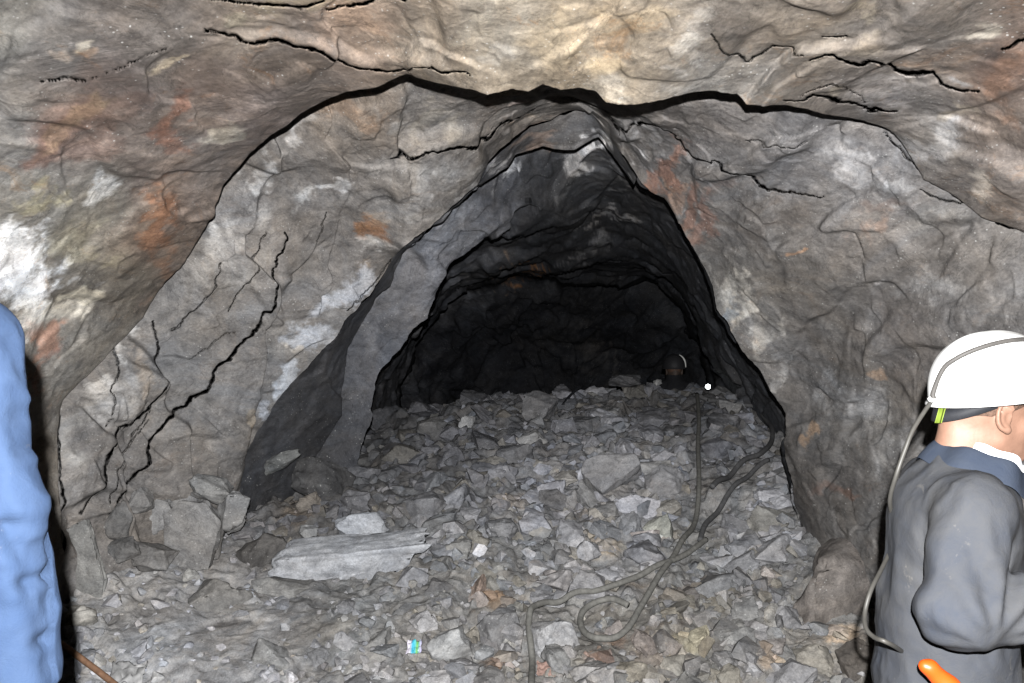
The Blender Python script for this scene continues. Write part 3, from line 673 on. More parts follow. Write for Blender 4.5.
stone(553, 498, 26, 21, 'grey rounded rock lower left of the large slope boulder', (116, 116, 118), 25, (0, 0, 0), .9)
stone(426, 507, 44, 28, 'grey block right above the pointed end of the white slab', (118, 118, 120), 26, (0, -10, 0), .8)
stone(515, 454, 36, 19, 'smooth oval rock beneath the pale tilted rock', (112, 112, 114), 27, (0, -8, 0), .8)
stone(451, 645, 42, 32, 'pale angular rock right of the shiny crumpled wrapper', (142, 142, 141), 28, (0, -20, 0), .8)
stone(407, 613, 34, 21, 'flat grey rock above the shiny crumpled wrapper', (116, 116, 116), 29, (0, 0, 0), .8)
stone(438, 592, 28, 24, 'dark grey rock above and right of the shiny wrapper', (96, 95, 95), 30, (0, 20, 0), .8)
stone(375, 642, 28, 27, 'upright grey rock left of the shiny crumpled wrapper', (122, 122, 121), 31, (0, 0, 0), .8)
stone(552, 636, 56, 34, 'pale flat boulder under the bend of the grey hose', (144, 144, 145), 32, (0, 0, 0), .9, sink=.3)
stone(586, 588, 38, 32, 'pale rock just above the coiled hose', (140, 140, 142), 33, (0, 15, 0), .8, sink=.3)
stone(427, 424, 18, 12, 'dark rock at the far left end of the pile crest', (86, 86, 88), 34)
stone(465, 406, 18, 16, 'dark rounded rock behind the small bright crest rock', (72, 72, 74), 35, d=8.6)
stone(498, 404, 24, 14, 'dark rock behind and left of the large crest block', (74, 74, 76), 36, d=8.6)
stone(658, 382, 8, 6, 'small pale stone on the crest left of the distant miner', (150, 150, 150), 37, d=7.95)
stone(280, 655, 52, 34, 'wide dusty grey rock at the bottom edge left of the wrapper', (128, 128, 127), 38, (0, 8, 0), .9, sink=.4)
stone(163, 672, 16, 18, 'rounded pale cobble beside the crumpled plastic scrap', (142, 142, 141), 39, d=4.05)
stone(278, 462, 50, 14, 'narrow pale rock wedged below the dark left face of the opening', (104, 106, 106), 40, (0, -28, 0), .5, d=5.4)
stone(320, 478, 60, 40, 'dark sloping boulder inside the left foot of the opening', (78, 78, 79), 41, (0, 25, 0), .7, d=5.6)
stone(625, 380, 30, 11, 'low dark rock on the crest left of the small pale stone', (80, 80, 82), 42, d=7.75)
stone(815, 655, 44, 26, 'pale rock patched with ochre in front of the brown boulder', (142, 138, 130), 43, (0, 0, 0), .9, sink=.4)
stone(345, 452, 34, 22, 'grey rock just inside the left foot of the opening', (90, 90, 92), 44, (0, 20, 0), .8)

HOSES = [
    [(697, 398), (699, 425), (698, 455), (699, 485), (698, 508), (693, 530), (682, 553), (670, 575), (655, 598), (640, 622), (628, 640), (612, 650), (595, 650), (583, 638), (581, 622), (592, 612), (612, 612), (628, 620)],
    [(531, 700), (532, 680), (532, 660), (529, 642), (530, 628), (536, 617), (546, 610), (558, 606), (572, 604), (592, 603), (612, 600), (640, 590), (662, 580), (690, 560), (706, 545)],
    [(708, 402), (728, 404), (740, 410), (757, 417), (770, 430), (772, 444), (762, 456), (746, 466), (732, 480), (722, 494), (712, 506)],
    [(768, 468), (752, 478), (740, 492), (722, 512), (706, 530), (700, 548)],
]
def path_world(pts, r, lift=.03):
    q = []
    for a, b in pts:
        x, y = hit(a, b); q.append((x, y))
    q = np.array(q)
    t = np.linspace(0, len(q) - 1, (len(q) - 1) * 8 + 1)
    # Catmull-Rom
    i = np.clip(np.floor(t).astype(int), 0, len(q) - 2); f = (t - i)[:, None]
    p0 = q[np.maximum(i - 1, 0)]; p1 = q[i]; p2 = q[i + 1]; p3 = q[np.minimum(i + 2, len(q) - 1)]
    c = .5 * ((2 * p1) + (-p0 + p2) * f + (2 * p0 - 5 * p1 + 4 * p2 - p3) * f ** 2 + (-p0 + 3 * p1 - 3 * p2 + p3) * f ** 3)
    z = np.max([floor_z(c[:, 0] + dx, c[:, 1] + dy) for dx, dy in ((0, 0), (.05, 0), (-.05, 0), (0, .05), (0, -.05))], 0)
    for _ in range(6):
        z = np.maximum(z, np.convolve(np.pad(z, 2, 'edge'), [.1, .2, .4, .2, .1], 'valid'))
    z = np.convolve(np.pad(z, 3, 'edge'), np.ones(7) / 7, 'valid')
    return np.column_stack([c, z + lift])

def tube(path, r, seg=10, cap=True):
    P_ = np.asarray(path, float); n = len(P_)
    T = np.gradient(P_, axis=0); T /= np.linalg.norm(T, axis=1, keepdims=True)
    up = np.array([0, 0, 1.0]); u = np.cross(T[0], up)
    if np.linalg.norm(u) < .1: u = np.cross(T[0], [1, 0, 0])
    u /= np.linalg.norm(u); V = []
    rr = np.broadcast_to(np.asarray(r, float), (n,))
    for k in range(n):
        u = u - T[k] * (u @ T[k]); u /= np.linalg.norm(u); w = np.cross(T[k], u)
        for j in range(seg):
            a = 2 * math.pi * j / seg; V.append(P_[k] + rr[k] * (u * math.cos(a) + w * math.sin(a)))
    Fc = []
    for k in range(n - 1):
        for j in range(seg):
            Fc.append((k * seg + j, k * seg + (j + 1) % seg, (k + 1) * seg + (j + 1) % seg, (k + 1) * seg + j))
    me = bpy.data.meshes.new('tube'); fs = list(Fc)
    if cap: fs += [tuple(range(seg))[::-1], tuple(range((n - 1) * seg, n * seg))]
    me.from_pydata([tuple(v) for v in V], [], fs)
    return me

M_HOSE = plain('dusty_hose', lin((114, 113, 109)), .85, .002, 40, .3, .15)
M_HOSE_D = plain('dark_hose', lin((84, 84, 85)), .8, .002, 40, .3, .2)
HL = ['thick dusty grey hose running down the rubble and ending in a coil', 'dusty grey hose rising from the bottom edge and bending right at mid slope',
      'dark hose curving on the upper right of the rubble pile', 'short dark hose end slanting below the curved dark hose']
HP = []
for k, pts in enumerate(HOSES):
    pw = path_world(pts, .016, .022); HP.append(pw)
    o = link('hose', tube(pw, (.016, .016, .018, .016)[k], 12), (M_HOSE, M_HOSE, M_HOSE_D, M_HOSE_D)[k]); tag(o, HL[k], 'hose')
HPA = np.concatenate(HP)[:, :2]

# scatter: positions drawn over the whole ground in view, sizes in metres
zone_names = [
    (lambda px, py: px < 250 and py < 600, 'grey broken rock lying in the heap at the foot of the left wall', 'rocks at the foot of the left wall'),
    (lambda px, py: px < 420 and py >= 585, 'dusty grey stone lying on the trodden floor in front of the white slab', 'stones on the dusty front floor'),
    (lambda px, py: px < 420 and py < 530, 'dull grey rock on the shaded rubble just inside the left foot of the opening', 'rocks inside the left foot of the opening'),
    (lambda px, py: px < 470, 'grey rock in the rubble around the ends of the long white slab', 'rocks around the white slab'),
    (lambda px, py: py < 430, 'dim grey rock on the crest of the rubble pile under the dark chamber', 'rocks on the pile crest'),
    (lambda px, py: py < 500 and px < 690, 'grey angular rock on the upper slope of the rubble pile', 'rocks on the upper slope'),
    (lambda px, py: px > 690 and py < 560, 'grey rock on the rubble right of the straight hose', 'rocks right of the straight hose'),
    (lambda px, py: px > 690, 'grey and ochre stone on the front rubble near the right wall', 'stones on the front rubble at the right'),
    (lambda px, py: py < 590, 'grey angular rock on the middle slope of the rubble pile', 'rocks on the middle slope'),
    (lambda px, py: True, 'grey stained stone in the front rubble around the looping hoses', 'stones around the looping hoses'),
]
cand = []
rs = np.random.default_rng(77)
tries = 0
while len(cand) < 3900 and tries < 60000:
    tries += 1
    u = rs.uniform(40, 900); v = 683 + 60 - (rs.random() ** 1.0) * 365
    if u > 800 + max(0, (v - 560)) * .6 or (u < 370 and v < 425) or (u < 250 and v < 480) or (u < 100 and v < 560): continue
    x, y = hit(u, v)
    if y > 9.2: continue
    ap = math.exp(-(((x + 1.4) / .75) ** 2 + ((y - 4.25) / .5) ** 2))
    if rs.random() < ap * .93: continue
    spx = float(np.clip(rs.lognormal(2.35, .6), 4, 46)) * (1 - .5 * ap)
    s = float(np.clip(spx * y / F, .02, .3))
    x += rs.normal() * .02; y += rs.normal() * .03
    if spx > 9:
        if any((x - a) ** 2 + (y - b) ** 2 < (r * .8 + s * .4) ** 2 for a, b, r in STONES): continue
        if ((HPA - (x, y)) ** 2).sum(1).min() < (s * .5 + .02) ** 2: continue
    cand.append((s * F / y, s, x, y, u, v))
cand.sort(reverse=True)
big = []
for c in cand[:900]:
    if len(big) >= 262: break
    if any((c[2] - b[2]) ** 2 + (c[3] - b[3]) ** 2 < ((c[1] + b[1]) * .36) ** 2 for b in big): continue
    big.append(c)
bigset = set(id(b) for b in big)
rest = [c for c in cand if id(c) not in bigset]
zb = floor_z([c[2] for c in big], [c[3] for c in big])
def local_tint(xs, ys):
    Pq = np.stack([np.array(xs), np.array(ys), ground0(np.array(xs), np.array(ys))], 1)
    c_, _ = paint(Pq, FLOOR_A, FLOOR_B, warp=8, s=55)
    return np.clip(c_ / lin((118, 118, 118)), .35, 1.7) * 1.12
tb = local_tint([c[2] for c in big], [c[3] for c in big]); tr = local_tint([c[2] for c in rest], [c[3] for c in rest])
tones = [(124, 126, 129), (127, 128, 132), (131, 132, 136), (137, 138, 142), (120, 122, 125), (127, 127, 126), (148, 149, 153), (129, 127, 122), (112, 113, 116)]
for c, z, tn in zip(big, zb, tb):
    spx, s, x, y, u, v = c
    o = bpy.data.objects.new('rock', PROTO[rs.integers(len(PROTO))]); C.objects.link(o)
    sx, sy, sz = s * rs.uniform(.9, 1.35), s * rs.uniform(.8, 1.2), s * rs.uniform(.5, .85)
    o.scale = (sx, sy, sz); o.rotation_euler = (rs.normal() * .3, rs.normal() * .35, rs.uniform(0, 6.28))
    o.location = (x, y, z + sz * .02)
    o.color = (*(lin(tones[rs.integers(len(tones))]) * tn), 1)
    for f, lab, grp in zone_names:
        if f(u, v): tag(o, lab, 'rock', grp); break
# the uncountable small rubble between them
SMALL = []
for k in range(14):
    bm = bmesh.new(); vs = [bm.verts.new(p) for p in fit(hull_pts(15, 400 + k, .85))]
    bmesh.ops.convex_hull(bm, input=vs); bmesh.ops.delete(bm, geom=[v for v in bm.verts if not v.link_faces], context='VERTS')
    bmesh.ops.triangulate(bm, faces=bm.faces[:]); bm.verts.index_update()
    SMALL.append((np.array([v.co[:] for v in bm.verts]), np.array([[v.index for v in f.verts] for f in bm.faces]))); bm.free()
VV = []; FF = []; CC = []; off = 0
zr = floor_z([c[2] for c in rest], [c[3] for c in rest])
for c, z, tn in zip(rest, zr, tr):
    spx, s, x, y, u, v = c
    s = min(s, .14)
    sv, sf = SMALL[rs.integers(14)]
    R = Matrix.Rotation(rs.uniform(0, 6.28), 3, 'Z') @ Matrix.Rotation(rs.normal() * .5, 3, 'X') @ Matrix.Rotation(rs.normal() * .5, 3, 'Y')
    sc = np.array([s * rs.uniform(.8, 1.4), s * rs.uniform(.8, 1.2), s * rs.uniform(.45, .9)])
    pv = (sv * sc) @ np.array(R).T + np.array([x, y, z - sc[2] * .02])
    # split vertices per face for crisp facets
    VV.append(pv[sf].reshape(-1, 3)); FF.append(np.arange(len(sf) * 3).reshape(-1, 3) + off); off += len(sf) * 3
    t = lin(tones[rs.integers(len(tones))]) * rs.uniform(.88, 1.12) * tn
    CC.append(np.tile(t, (len(sf) * 3, 1)))
me = mesh_np('rubble', np.concatenate(VV), np.concatenate(FF)); set_col(me, np.concatenate([np.concatenate(CC), np.full((off, 1), .25)], 1))
o = link('rubble', me, M_GRAVEL, smooth=False); tag(o, 'small grey stone chips and fines filling the rubble pile', 'rubble', kind='stuff')

# ------------------------------------------------------------------ people
def surface_nets(f, origin, h):
    nx, ny, nz = f.shape
    ins = f < 0
    acc = np.zeros((nx - 1, ny - 1, nz - 1, 3), np.float32); cnt = np.zeros((nx - 1, ny - 1, nz - 1), np.float32)
    for ax in range(3):
        o = [a for a in range(3) if a != ax]
        sl0 = [slice(None)] * 3; sl1 = [slice(None)] * 3
        sl0[ax] = slice(0, -1); sl1[ax] = slice(1, None)
        a, b = f[tuple(sl0)], f[tuple(sl1)]
        cr = (a < 0) != (b < 0)
        t = np.where(cr, a / np.where(cr, a - b, 1), 0).astype(np.float32)
        for i in (0, 1):
            for j in (0, 1):
                s = [slice(None)] * 3; s[o[0]] = slice(i, f.shape[o[0]] - 1 + i); s[o[1]] = slice(j, f.shape[o[1]] - 1 + j)
                c = cr[tuple(s)]; tt_ = t[tuple(s)]
                acc[..., ax] += np.where(c, tt_, 0); acc[..., o[0]] += np.where(c, i, 0); acc[..., o[1]] += np.where(c, j, 0); cnt += c
    m = cnt > 0
    idx = np.full(m.shape, -1, np.int64); idx[m] = np.arange(m.sum())
    g = np.stack(np.nonzero(m), 1) + acc[m] / cnt[m][:, None]
    V = np.asarray(origin) + g * h
    Q = []
    for ax in range(3):
        o = [(ax + 1) % 3, (ax + 2) % 3]
        sl0 = [slice(None)] * 3; sl1 = [slice(None)] * 3
        sl0[ax] = slice(0, -1); sl1[ax] = slice(1, None)
        a, b = ins[tuple(sl0)], ins[tuple(sl1)]
        for flip, cond in ((0, a & ~b), (1, ~a & b)):
            c = cond.copy()
            for q in o:
                s = [slice(None)] * 3; s[q] = slice(0, 1); c[tuple(s)] = False
                s[q] = slice(-1, None); c[tuple(s)] = False
            I = np.stack(np.nonzero(c), 1)
            if not len(I): continue
            def at(du, dv):
                J = I.copy(); J[:, o[0]] += du; J[:, o[1]] += dv
                return idx[J[:, 0], J[:, 1], J[:, 2]]
            q = np.stack([at(-1, -1), at(0, -1), at(0, 0), at(-1, 0)], 1)
            Q.append(q[:, ::-1] if flip else q)
    return V, np.concatenate(Q)

class SDF:
    """smooth union of rounded solids, sampled on a grid and skinned as one surface"""
    def __init__(s, lo, hi, h):
        s.lo = np.array(lo, float); s.h = h; n = np.ceil((np.array(hi) - s.lo) / h).astype(int) + 1
        ax = [s.lo[k] + h * np.arange(n[k]) for k in range(3)]
        s.X, s.Y, s.Z = [a.astype(np.float32) for a in np.meshgrid(*ax, indexing='ij')]
        s.f = np.full(s.X.shape, 10.0, np.float32)
    def _u(s, d, k):
        if k <= 0: s.f = np.minimum(s.f, d); return
        t = np.clip(.5 + .5 * (s.f - d) / k, 0, 1); s.f = s.f * (1 - t) + d * t - k * t * (1 - t)
    def sub(s, d, k):
        d = -d; t = np.clip(.5 - .5 * (s.f - d) / k, 0, 1); s.f = s.f * (1 - t) + d * t + k * t * (1 - t)
    def ell(s, c, r, rot=None, k=.02, cut=False):
        P = np.stack([s.X - c[0], s.Y - c[1], s.Z - c[2]], -1)
        if rot is not None: P = P @ np.array(rot, np.float32)
        r = np.array(r, np.float32)
        k0 = np.linalg.norm(P / r, axis=-1); k1 = np.linalg.norm(P / (r * r), axis=-1)
        d = k0 * (k0 - 1) / np.maximum(k1, 1e-6)
        s.sub(d, k) if cut else s._u(d, k)
    def cap(s, a, b, ra, rb, k=.02, cut=False, squash=None):
        a, b = np.array(a, np.float32), np.array(b, np.float32); ab = b - a
        P = np.stack([s.X - a[0], s.Y - a[1], s.Z - a[2]], -1)
        t = np.clip((P @ ab) / (ab @ ab), 0, 1)
        v = P - t[..., None] * ab
        if squash is not None: v = v * np.array(squash, np.float32)
        d = np.linalg.norm(v, axis=-1) - (ra + (rb - ra) * t)
        s.sub(d, k) if cut else s._u(d, k)
    def mesh(s, name, relief=None, smooth=1):
        V, Q = surface_nets(s.f, s.lo, s.h)
        # relax once
        for _ in range(smooth):
            A = np.zeros_like(V); n = np.zeros(len(V))
            for k in range(4):
                for e in (1, 3):
                    np.add.at(A, Q[:, k], V[Q[:, (k + e) % 4]]); np.add.at(n, Q[:, k], 1)
            V = V * .5 + .5 * A / n[:, None]
        if relief is not None:
            a, b, c, d = [V[Q[:, k]] for k in range(4)]
            fn = np.cross(c - a, d - b); N = np.zeros_like(V)
            for k in range(4): np.add.at(N, Q[:, k], fn)
            N /= np.maximum(np.linalg.norm(N, axis=1, keepdims=True), 1e-9)
            V = V + N * relief(V)[:, None]
        return mesh_np(name, V, Q)

def rotz(a): c, s_ = math.cos(a), math.sin(a); return np.array([[c, -s_, 0], [s_, c, 0], [0, 0, 1.0]])
def roty(a): c, s_ = math.cos(a), math.sin(a); return np.array([[c, 0, s_], [0, 1, 0], [-s_, 0, c]])
def rotx(a): c, s_ = math.cos(a), math.sin(a); return np.array([[1.0, 0, 0], [0, c, -s_], [0, s_, c]])

M_SKIN = plain('skin', (.175, .098, .068), .55, .0015, 55, .10, .35)
M_HAIR = plain('short_brown_hair', (.085, .05, .035), .7, .004, 160, .5, .3)
M_HAND = plain('work_worn_skin', (.30, .17, .12), .6, .0015, 60, .2, .3)
M_JKT = cloth('dusty_slate_jacket', (.030, .036, .050), (.056, .056, .057), .75)
M_JKTC = cloth('slate_collar', (.020, .027, .044), (.034, .041, .055), .5)
M_BLUE = cloth('bright_blue_workwear', (.021, .037, .075), (.032, .050, .090), .5)
M_TRO = cloth('dusty_work_trousers', (.032, .035, .042), (.055, .055, .055), .8)
M_BOOT = plain('black_rubber_boot', (.02, .02, .02), .5, .001, 20, .2, .4)
M_HELM = plain('white_helmet_plastic', (.72, .72, .71), .35, .0, 18, .05, .5)
M_BAND = plain('black_elastic_band', (.012, .013, .016), .7, .001, 90, .2, .3)
M_CORD = plain('light_grey_cord', (.045, .043, .039), .5, 0, 30, .15, .4)
M_STRAP = plain('grey_lamp_cord', (.05, .047, .044), .6, 0, 30, .15, .3)
M_WHITE = plain('white_cotton', (.62, .63, .66), .9, .002, 60, .06, .1)
M_ORNG = plain('orange_plastic', (.50, .060, .005), .4, 0, 12, .08, .4)
M_LIME = plain('lime_adjuster', (.16, .22, .03), .6, 0, 30, .1, .3)

def place_local(me, Rm, T):
    n = len(me.vertices); co = np.empty(n * 3, np.float32); me.vertices.foreach_get('co', co)
    co = co.reshape(-1, 3) @ np.array(Rm, np.float32).T + np.array(T, np.float32)
    me.vertices.foreach_set('co', co.ravel()); me.update(); return me

def folds(amp=1.0, elbow=None, seed=0):
    def f(V):
        w = np.stack([fbm(V, 4, 3, 300 + seed), fbm(V, 4, 3, 301 + seed), fbm(V, 4, 3, 302 + seed)], 1) * .07
        Q = V + w
        h = .010 * ridge(Q * np.array([1.0, 1.0, .42]), 5.5, 2, 310 + seed) + .0055 * ridge(Q * np.array([1, 1, .8]), 13, 2, 320 + seed)
        if elbow is not None:
            c = np.array(elbow[0]); dv = V - c; r = np.linalg.norm(dv, axis=1)
            wgt = np.exp(-(r / elbow[1]) ** 2) * sstep(.03, .11, np.hypot(dv[:, 2] + .10, dv[:, 0] + .02))
            ang = np.arctan2(dv[:, 2] + .10, dv[:, 0] + .02)
            h = h + wgt * .0105 * np.sin(ang * 13 + 3.0 * fbm(V, 7, 2, 330)) + wgt * .004 * ridge(Q, 18, 2, 331)
        return h * amp
    return f

def hand_mesh(name):
    """right hand, relaxed: wrist at the origin, fingers towards +x, palm facing -z; thumb on the +y side"""
    s = SDF((-.05, -.075, -.08), (.22, .10, .05), .0036)
    s.cap((-.04, 0, 0), (.01, 0, 0), .027, .025, .0, squash=(1, .85, 1.25))
    s.ell((.052, 0, -.002), (.052, .042, .017), k=.02)
    s.cap((.0, .012, -.004), (.035, .04, -.012), .016, .014, .02)
    for y, l, r, dx in ((.030, .072, .0088, .094), (.011, .080, .0090, .100), (-.009, .074, .0086, .097), (-.028, .058, .0076, .088)):
        a = np.array((dx, y, -.001)); ang = math.radians(-22); p = a
        for q, fr in enumerate((.45, .31, .24)):
            b = p + np.array((math.cos(ang), y * .8, math.sin(ang))) * l * fr
            s.cap(p, b, r * (1 - .07 * q), r * (.93 - .07 * q), .006 if q == 0 else .003); p = b; ang -= math.radians(28)
        s.cap((.03, y * .8, 0), a, .011, r, .01)
    p = np.array((.028, .036, -.012))
    for v, r in (((.030, .026, -.012), .0115), ((.026, .010, -.012), .0100)):
        b = p + np.array(v); s.cap(p, b, r, r * .88, .006); p = b
    return s.mesh(name)

def build_head(parent, Rm, T, skin=M_SKIN):
    """head, neck and the top of the chest as one surface; origin between the ears, facing +x"""
    s = SDF((-.15, -.17, -.30), (.16, .17, .15), .0034)
    s.ell((-.012, 0, .035), (.098, .076, .092), k=0)                   # skull
    s.ell((.035, 0, -.035), (.060, .056, .078), k=.03)                 # face
    s.cap((.0, -.045, -.065), (.062, -.018, -.098), .020, .017, .03); s.cap((.0, .045, -.065), (.062, .018, -.098), .020, .017, .03)   # jaw
    s.ell((.074, 0, -.098), (.020, .022, .017), k=.02)                 # chin
    s.cap((.085, -.028, .017), (.085, .028, .017), .012, .012, .018)   # brow
    s.cap((.090, 0, .004), (.112, 0, -.030), .008, .0125, .012); s.ell((.100, .011, -.035), (.010, .008, .008), k=.006); s.ell((.100, -.011, -.035), (.010, .008, .008), k=.006)
    for y in (-.03, .03):
        s.ell((.094, y, .000), (.016, .017, .012), k=.010, cut=True)
        s.ell((.079, y, -.001), (.012, .013, .011), k=.004)
        s.ell((.062, y * 1.35, -.035), (.022, .018, .018), k=.02)      # cheekbones
    s.cap((.094, -.020, -.064), (.094, .020, -.064), .0060, .0060, .006); s.cap((.092, -.016, -.073), (.092, .016, -.073), .0070, .0070, .006)
    s.cap((.101, -.018, -.0685), (.101, .018, -.0685), .0018, .0018, .002, cut=True)
    for q in (-1, 1):                                                   # ears
        y = q * .078
        s.ell((-.008, y, -.012), (.017, .007, .030), roty(math.radians(12)), .006)
        n = 14
        for i in range(n):
            a0, a1 = -1.9 + 4.4 * i / n, -1.9 + 4.4 * (i + 1) / n
            e = lambda a: (-.008 - .019 * math.sin(a + .9) - .002, y + q * (.006), -.010 + .030 * math.cos(a + .9) * 1.0)
            s.cap(e(a0), e(a1), .0046, .0046, .003)
        s.ell((-.004, y + q * .008, -.014), (.009, .006, .014), k=.005, cut=True)
        s.ell((-.004, y + q * .004, -.040), (.009, .006, .010), k=.006)
    s.cap((-.030, 0, -.03), (-.055, 0, -.17), .055, .060, .035)        # neck
    s.cap((-.085, 0, .0), (-.085, 0, -.10), .012, .035, .04)
    s.cap((.01, .025, -.08), (.0, .01, -.18), .025, .020, .02); s.cap((.01, -.025, -.08), (.0, -.01, -.18), .025, .020, .02)
    s.cap((-.06, -.13, -.255), (-.06, .13, -.255), .045, .045, .06)
    s.cap((-.045, 0, -.20), (-.03, 0, -.26), .07, .10, .03)
    return link('body', place_local(s.mesh('body'), Rm, T), skin, parent)

def build_hair(parent, Rm, T):
    hs = SDF((-.13, -.10, -.10), (.12, .10, .15), .0036)
    hs.ell((-.014, 0, .034), (.1015, .0795, .096), k=0)
    hs.ell((.060, 0, -.075), (.095, .2, .085), rot=roty(math.radians(25)), k=.004, cut=True)
    hs.ell((.13, 0, -.02), (.07, .2, .09), k=.004, cut=True)
    hs.cap((-.06, 0, -.105), (-.12, 0, -.100), .045, .055, .004, cut=True)
    return link('hair', place_local(hs.mesh('hair'), Rm, T), M_HAIR, parent)

def ring_band(fn, n, w, th, a0, a1, name, seg=1):
    """flat strap of width w and thickness th following fn(angle) -> (point, outward, upward)"""
    V = []
    for i in range(n):
        a = a0 + (a1 - a0) * i / (n - 1); p, o, u = [np.array(q, float) for q in fn(a)]
        for du, do in ((-w / 2, 0), (w / 2, 0), (w / 2, th), (-w / 2, th)): V.append(p + u * du + o * do)
    Fq = []
    for i in range(n - 1):
        for j in range(4): Fq.append((i * 4 + j, i * 4 + (j + 1) % 4, (i + 1) * 4 + (j + 1) % 4, (i + 1) * 4 + j))
    me = bpy.data.meshes.new(name); me.from_pydata([tuple(v) for v in V], [], Fq + [(0, 1, 2, 3), tuple(len(V) - 4 + k for k in (3, 2, 1, 0))]); return me

def helmet_mesh(c0=(0, 0, .0)):
    """hard hat: dome with a low crest, a rolled edge and a short peak at the front"""
    n, m = 96, 30; V = []; Fq = []
    def prof(a, t):
        ca, sa = math.cos(a), math.sin(a)
        L = .150 if ca >= 0 else .140; Wd = .118
        ph = t * math.pi / 2
        rr = math.sin(ph) ** .86 if ph > 0 else 0
        x, y, z = L * ca * rr, Wd * sa * rr, .139 * math.cos(ph) ** .92 if t < 1 else 0
        crest = math.exp(-(y / .016) ** 2) * .007 * min(1, (1 - t) * 5); crest *= .5
        return np.array((x, y, z + crest))
    rows = [[prof(2 * math.pi * j / n, t) for j in range(n)] for t in np.linspace(0.02, 1, m)]
    def rim(a, e, z):
        ca, sa = math.cos(a), math.sin(a); L = .150 if ca >= 0 else .140
        pk_ = .030 * max(0, ca) ** 3
        return np.array(((L + e + pk_) * ca, (.118 + e) * sa, z - .006 * max(0, ca) ** 2))
    for e, z in ((.004, -.006), (.008, -.012), (.008, -.016), (.004, -.016), (-.002, -.010)):
        rows.append([rim(2 * math.pi * j / n, e, z) for j in range(n)])
    for t in np.linspace(1, .05, 14):
        rows.append([prof(2 * math.pi * j / n, t) * .965 - np.array((0, 0, .002)) for j in range(n)])
    V = [tuple(p) for r in rows for p in r]
    for i in range(len(rows) - 1):
        for j in range(n): Fq.append((i * n + j, (i + 1) * n + j, (i + 1) * n + (j + 1) % n, i * n + (j + 1) % n))
    Fq.append(tuple(range(n))); Fq.append(tuple(range((len(rows) - 1) * n, len(rows) * n))[::-1])
    me = bpy.data.meshes.new('helmet'); me.from_pydata(V, [], Fq); me.update(); return me, prof

def smooth_path(pts, per=8):
    q = np.array(pts, float); t = np.linspace(0, len(q) - 1, (len(q) - 1) * per + 1)
    i = np.clip(np.floor(t).astype(int), 0, len(q) - 2); f = (t - i)[:, None]
    p0 = q[np.maximum(i - 1, 0)]; p1 = q[i]; p2 = q[i + 1]; p3 = q[np.minimum(i + 2, len(q) - 1)]
    return .5 * ((2 * p1) + (-p0 + p2) * f + (2 * p0 - 5 * p1 + 4 * p2 - p3) * f ** 2 + (-p0 + 3 * p1 - 3 * p2 + p3) * f ** 3)

def boots_and_trousers(root, mat, hip=(0, 0, .80), spread=.1, knee=.06, zf=0.0):
    s = SDF((-.24, -.26, zf + .05), (.26, .26, hip[2] + .16), .010)
    s.ell((hip[0], 0, hip[2]), (.135, .175, .13), k=0)
    for q in (-1, 1):
        y = q * spread; s.cap((hip[0], y * .9, hip[2] - .04), (hip[0] + knee, y * 1.1, zf + .46), .095, .068, .04); s.cap((hip[0] + knee, y * 1.1, zf + .46), (hip[0] - .01, y * 1.15, zf + .13), .068, .062, .02)
    link('trousers', s.mesh('trousers', folds(.9, None, 20)), mat, root)
    for q in (-1, 1):
        y = q * spread * 1.15; b = SDF((-.14, y - .08, zf - .01), (.26, y + .08, zf + .26), .007)
        b.cap((hip[0] - .01, y, zf + .22), (hip[0] - .02, y, zf + .07), .055, .050, .0); b.ell((hip[0] + .06, y, zf + .035), (.135, .050, .045), k=.03)
        b.sub(-(zf + .0 - b.Z) * -1.0 if False else (b.Z - zf), .004)
        link('boot', b.mesh('boot'), M_BOOT, root)

# ---- the miner in the white helmet
root = bpy.data.objects.new('person', None); C.objects.link(root)
root.location = (1.012, 1.97, 0); root.rotation_euler = (0, 0, math.radians(-9)); root.empty_display_size = .1
tag(root, 'miner in a white helmet and dusty slate blue jacket, turned to the right', 'person')
s = SDF((-.30, -.40, .66), (.34, .33, 1.36), .0072)
s.ell((.005, 0, 1.12), (.130, .18, .19), k=0)
s.ell((-.015, 0, .94), (.140, .180, .20), k=.06)
s.ell((-.015, 0, .78), (.145, .185, .14), k=.06)
s.ell((-.0, 0, 1.19), (.100, .17, .095), k=.06)
s.cap((.0, -.155, 1.225), (.0, .155, 1.225), .062, .062, .05)
s.cap((.02, 0, 1.22), (.05, 0, 1.30), .085, .075, .05)
# right sleeve (towards the camera): upper arm down, elbow bent, forearm forward
SH, EL, WR = (-.020, -.190, 1.215), (-.065, -.262, 1.040), (.200, -.215, 1.030)
s.cap(SH, EL, .074, .070, .035); s.cap(EL, WR, .070, .048, .035); s.ell((-.063, -.265, 1.03), (.066, .062, .062), k=.03)
SL, ELl, WL = (.02, .195, 1.215), (.03, .27, 1.0), (.255, .16, .99)
s.cap(SL, ELl, .070, .062, .035); s.cap(ELl, WL, .062, .045, .03)
s.cap((.05, 0, 1.30), (.07, 0, 1.40), .060, .060, .02, cut=True)
jk = link('jacket', s.mesh('jacket', folds(1.0, ((.0, -.26, 1.08), .14), 2), 1), M_JKT, root)
for (wr, yaw) in ((WR, 8), (WL, -15)):
    hm = hand_mesh('hand')
    if wr is WL: place_local(hm, np.diag([1, -1, 1]), (0, 0, 0)); hm.flip_normals()
    link('hand', place_local(hm, rotz(math.radians(yaw)) @ rotx(math.radians(-30 if wr is WR else 30)), np.array(wr) + np.array((.03, 0, 0))), M_HAND, root)
boots_and_trousers(root, M_TRO, (-.01, 0, .76), .095, .05, 0.0)
HR = rotz(math.radians(12)) @ roty(math.radians(2)); HT = np.array((.088, .022, 1.423))
build_head(root, HR, HT)
build_hair(root, HR, HT)
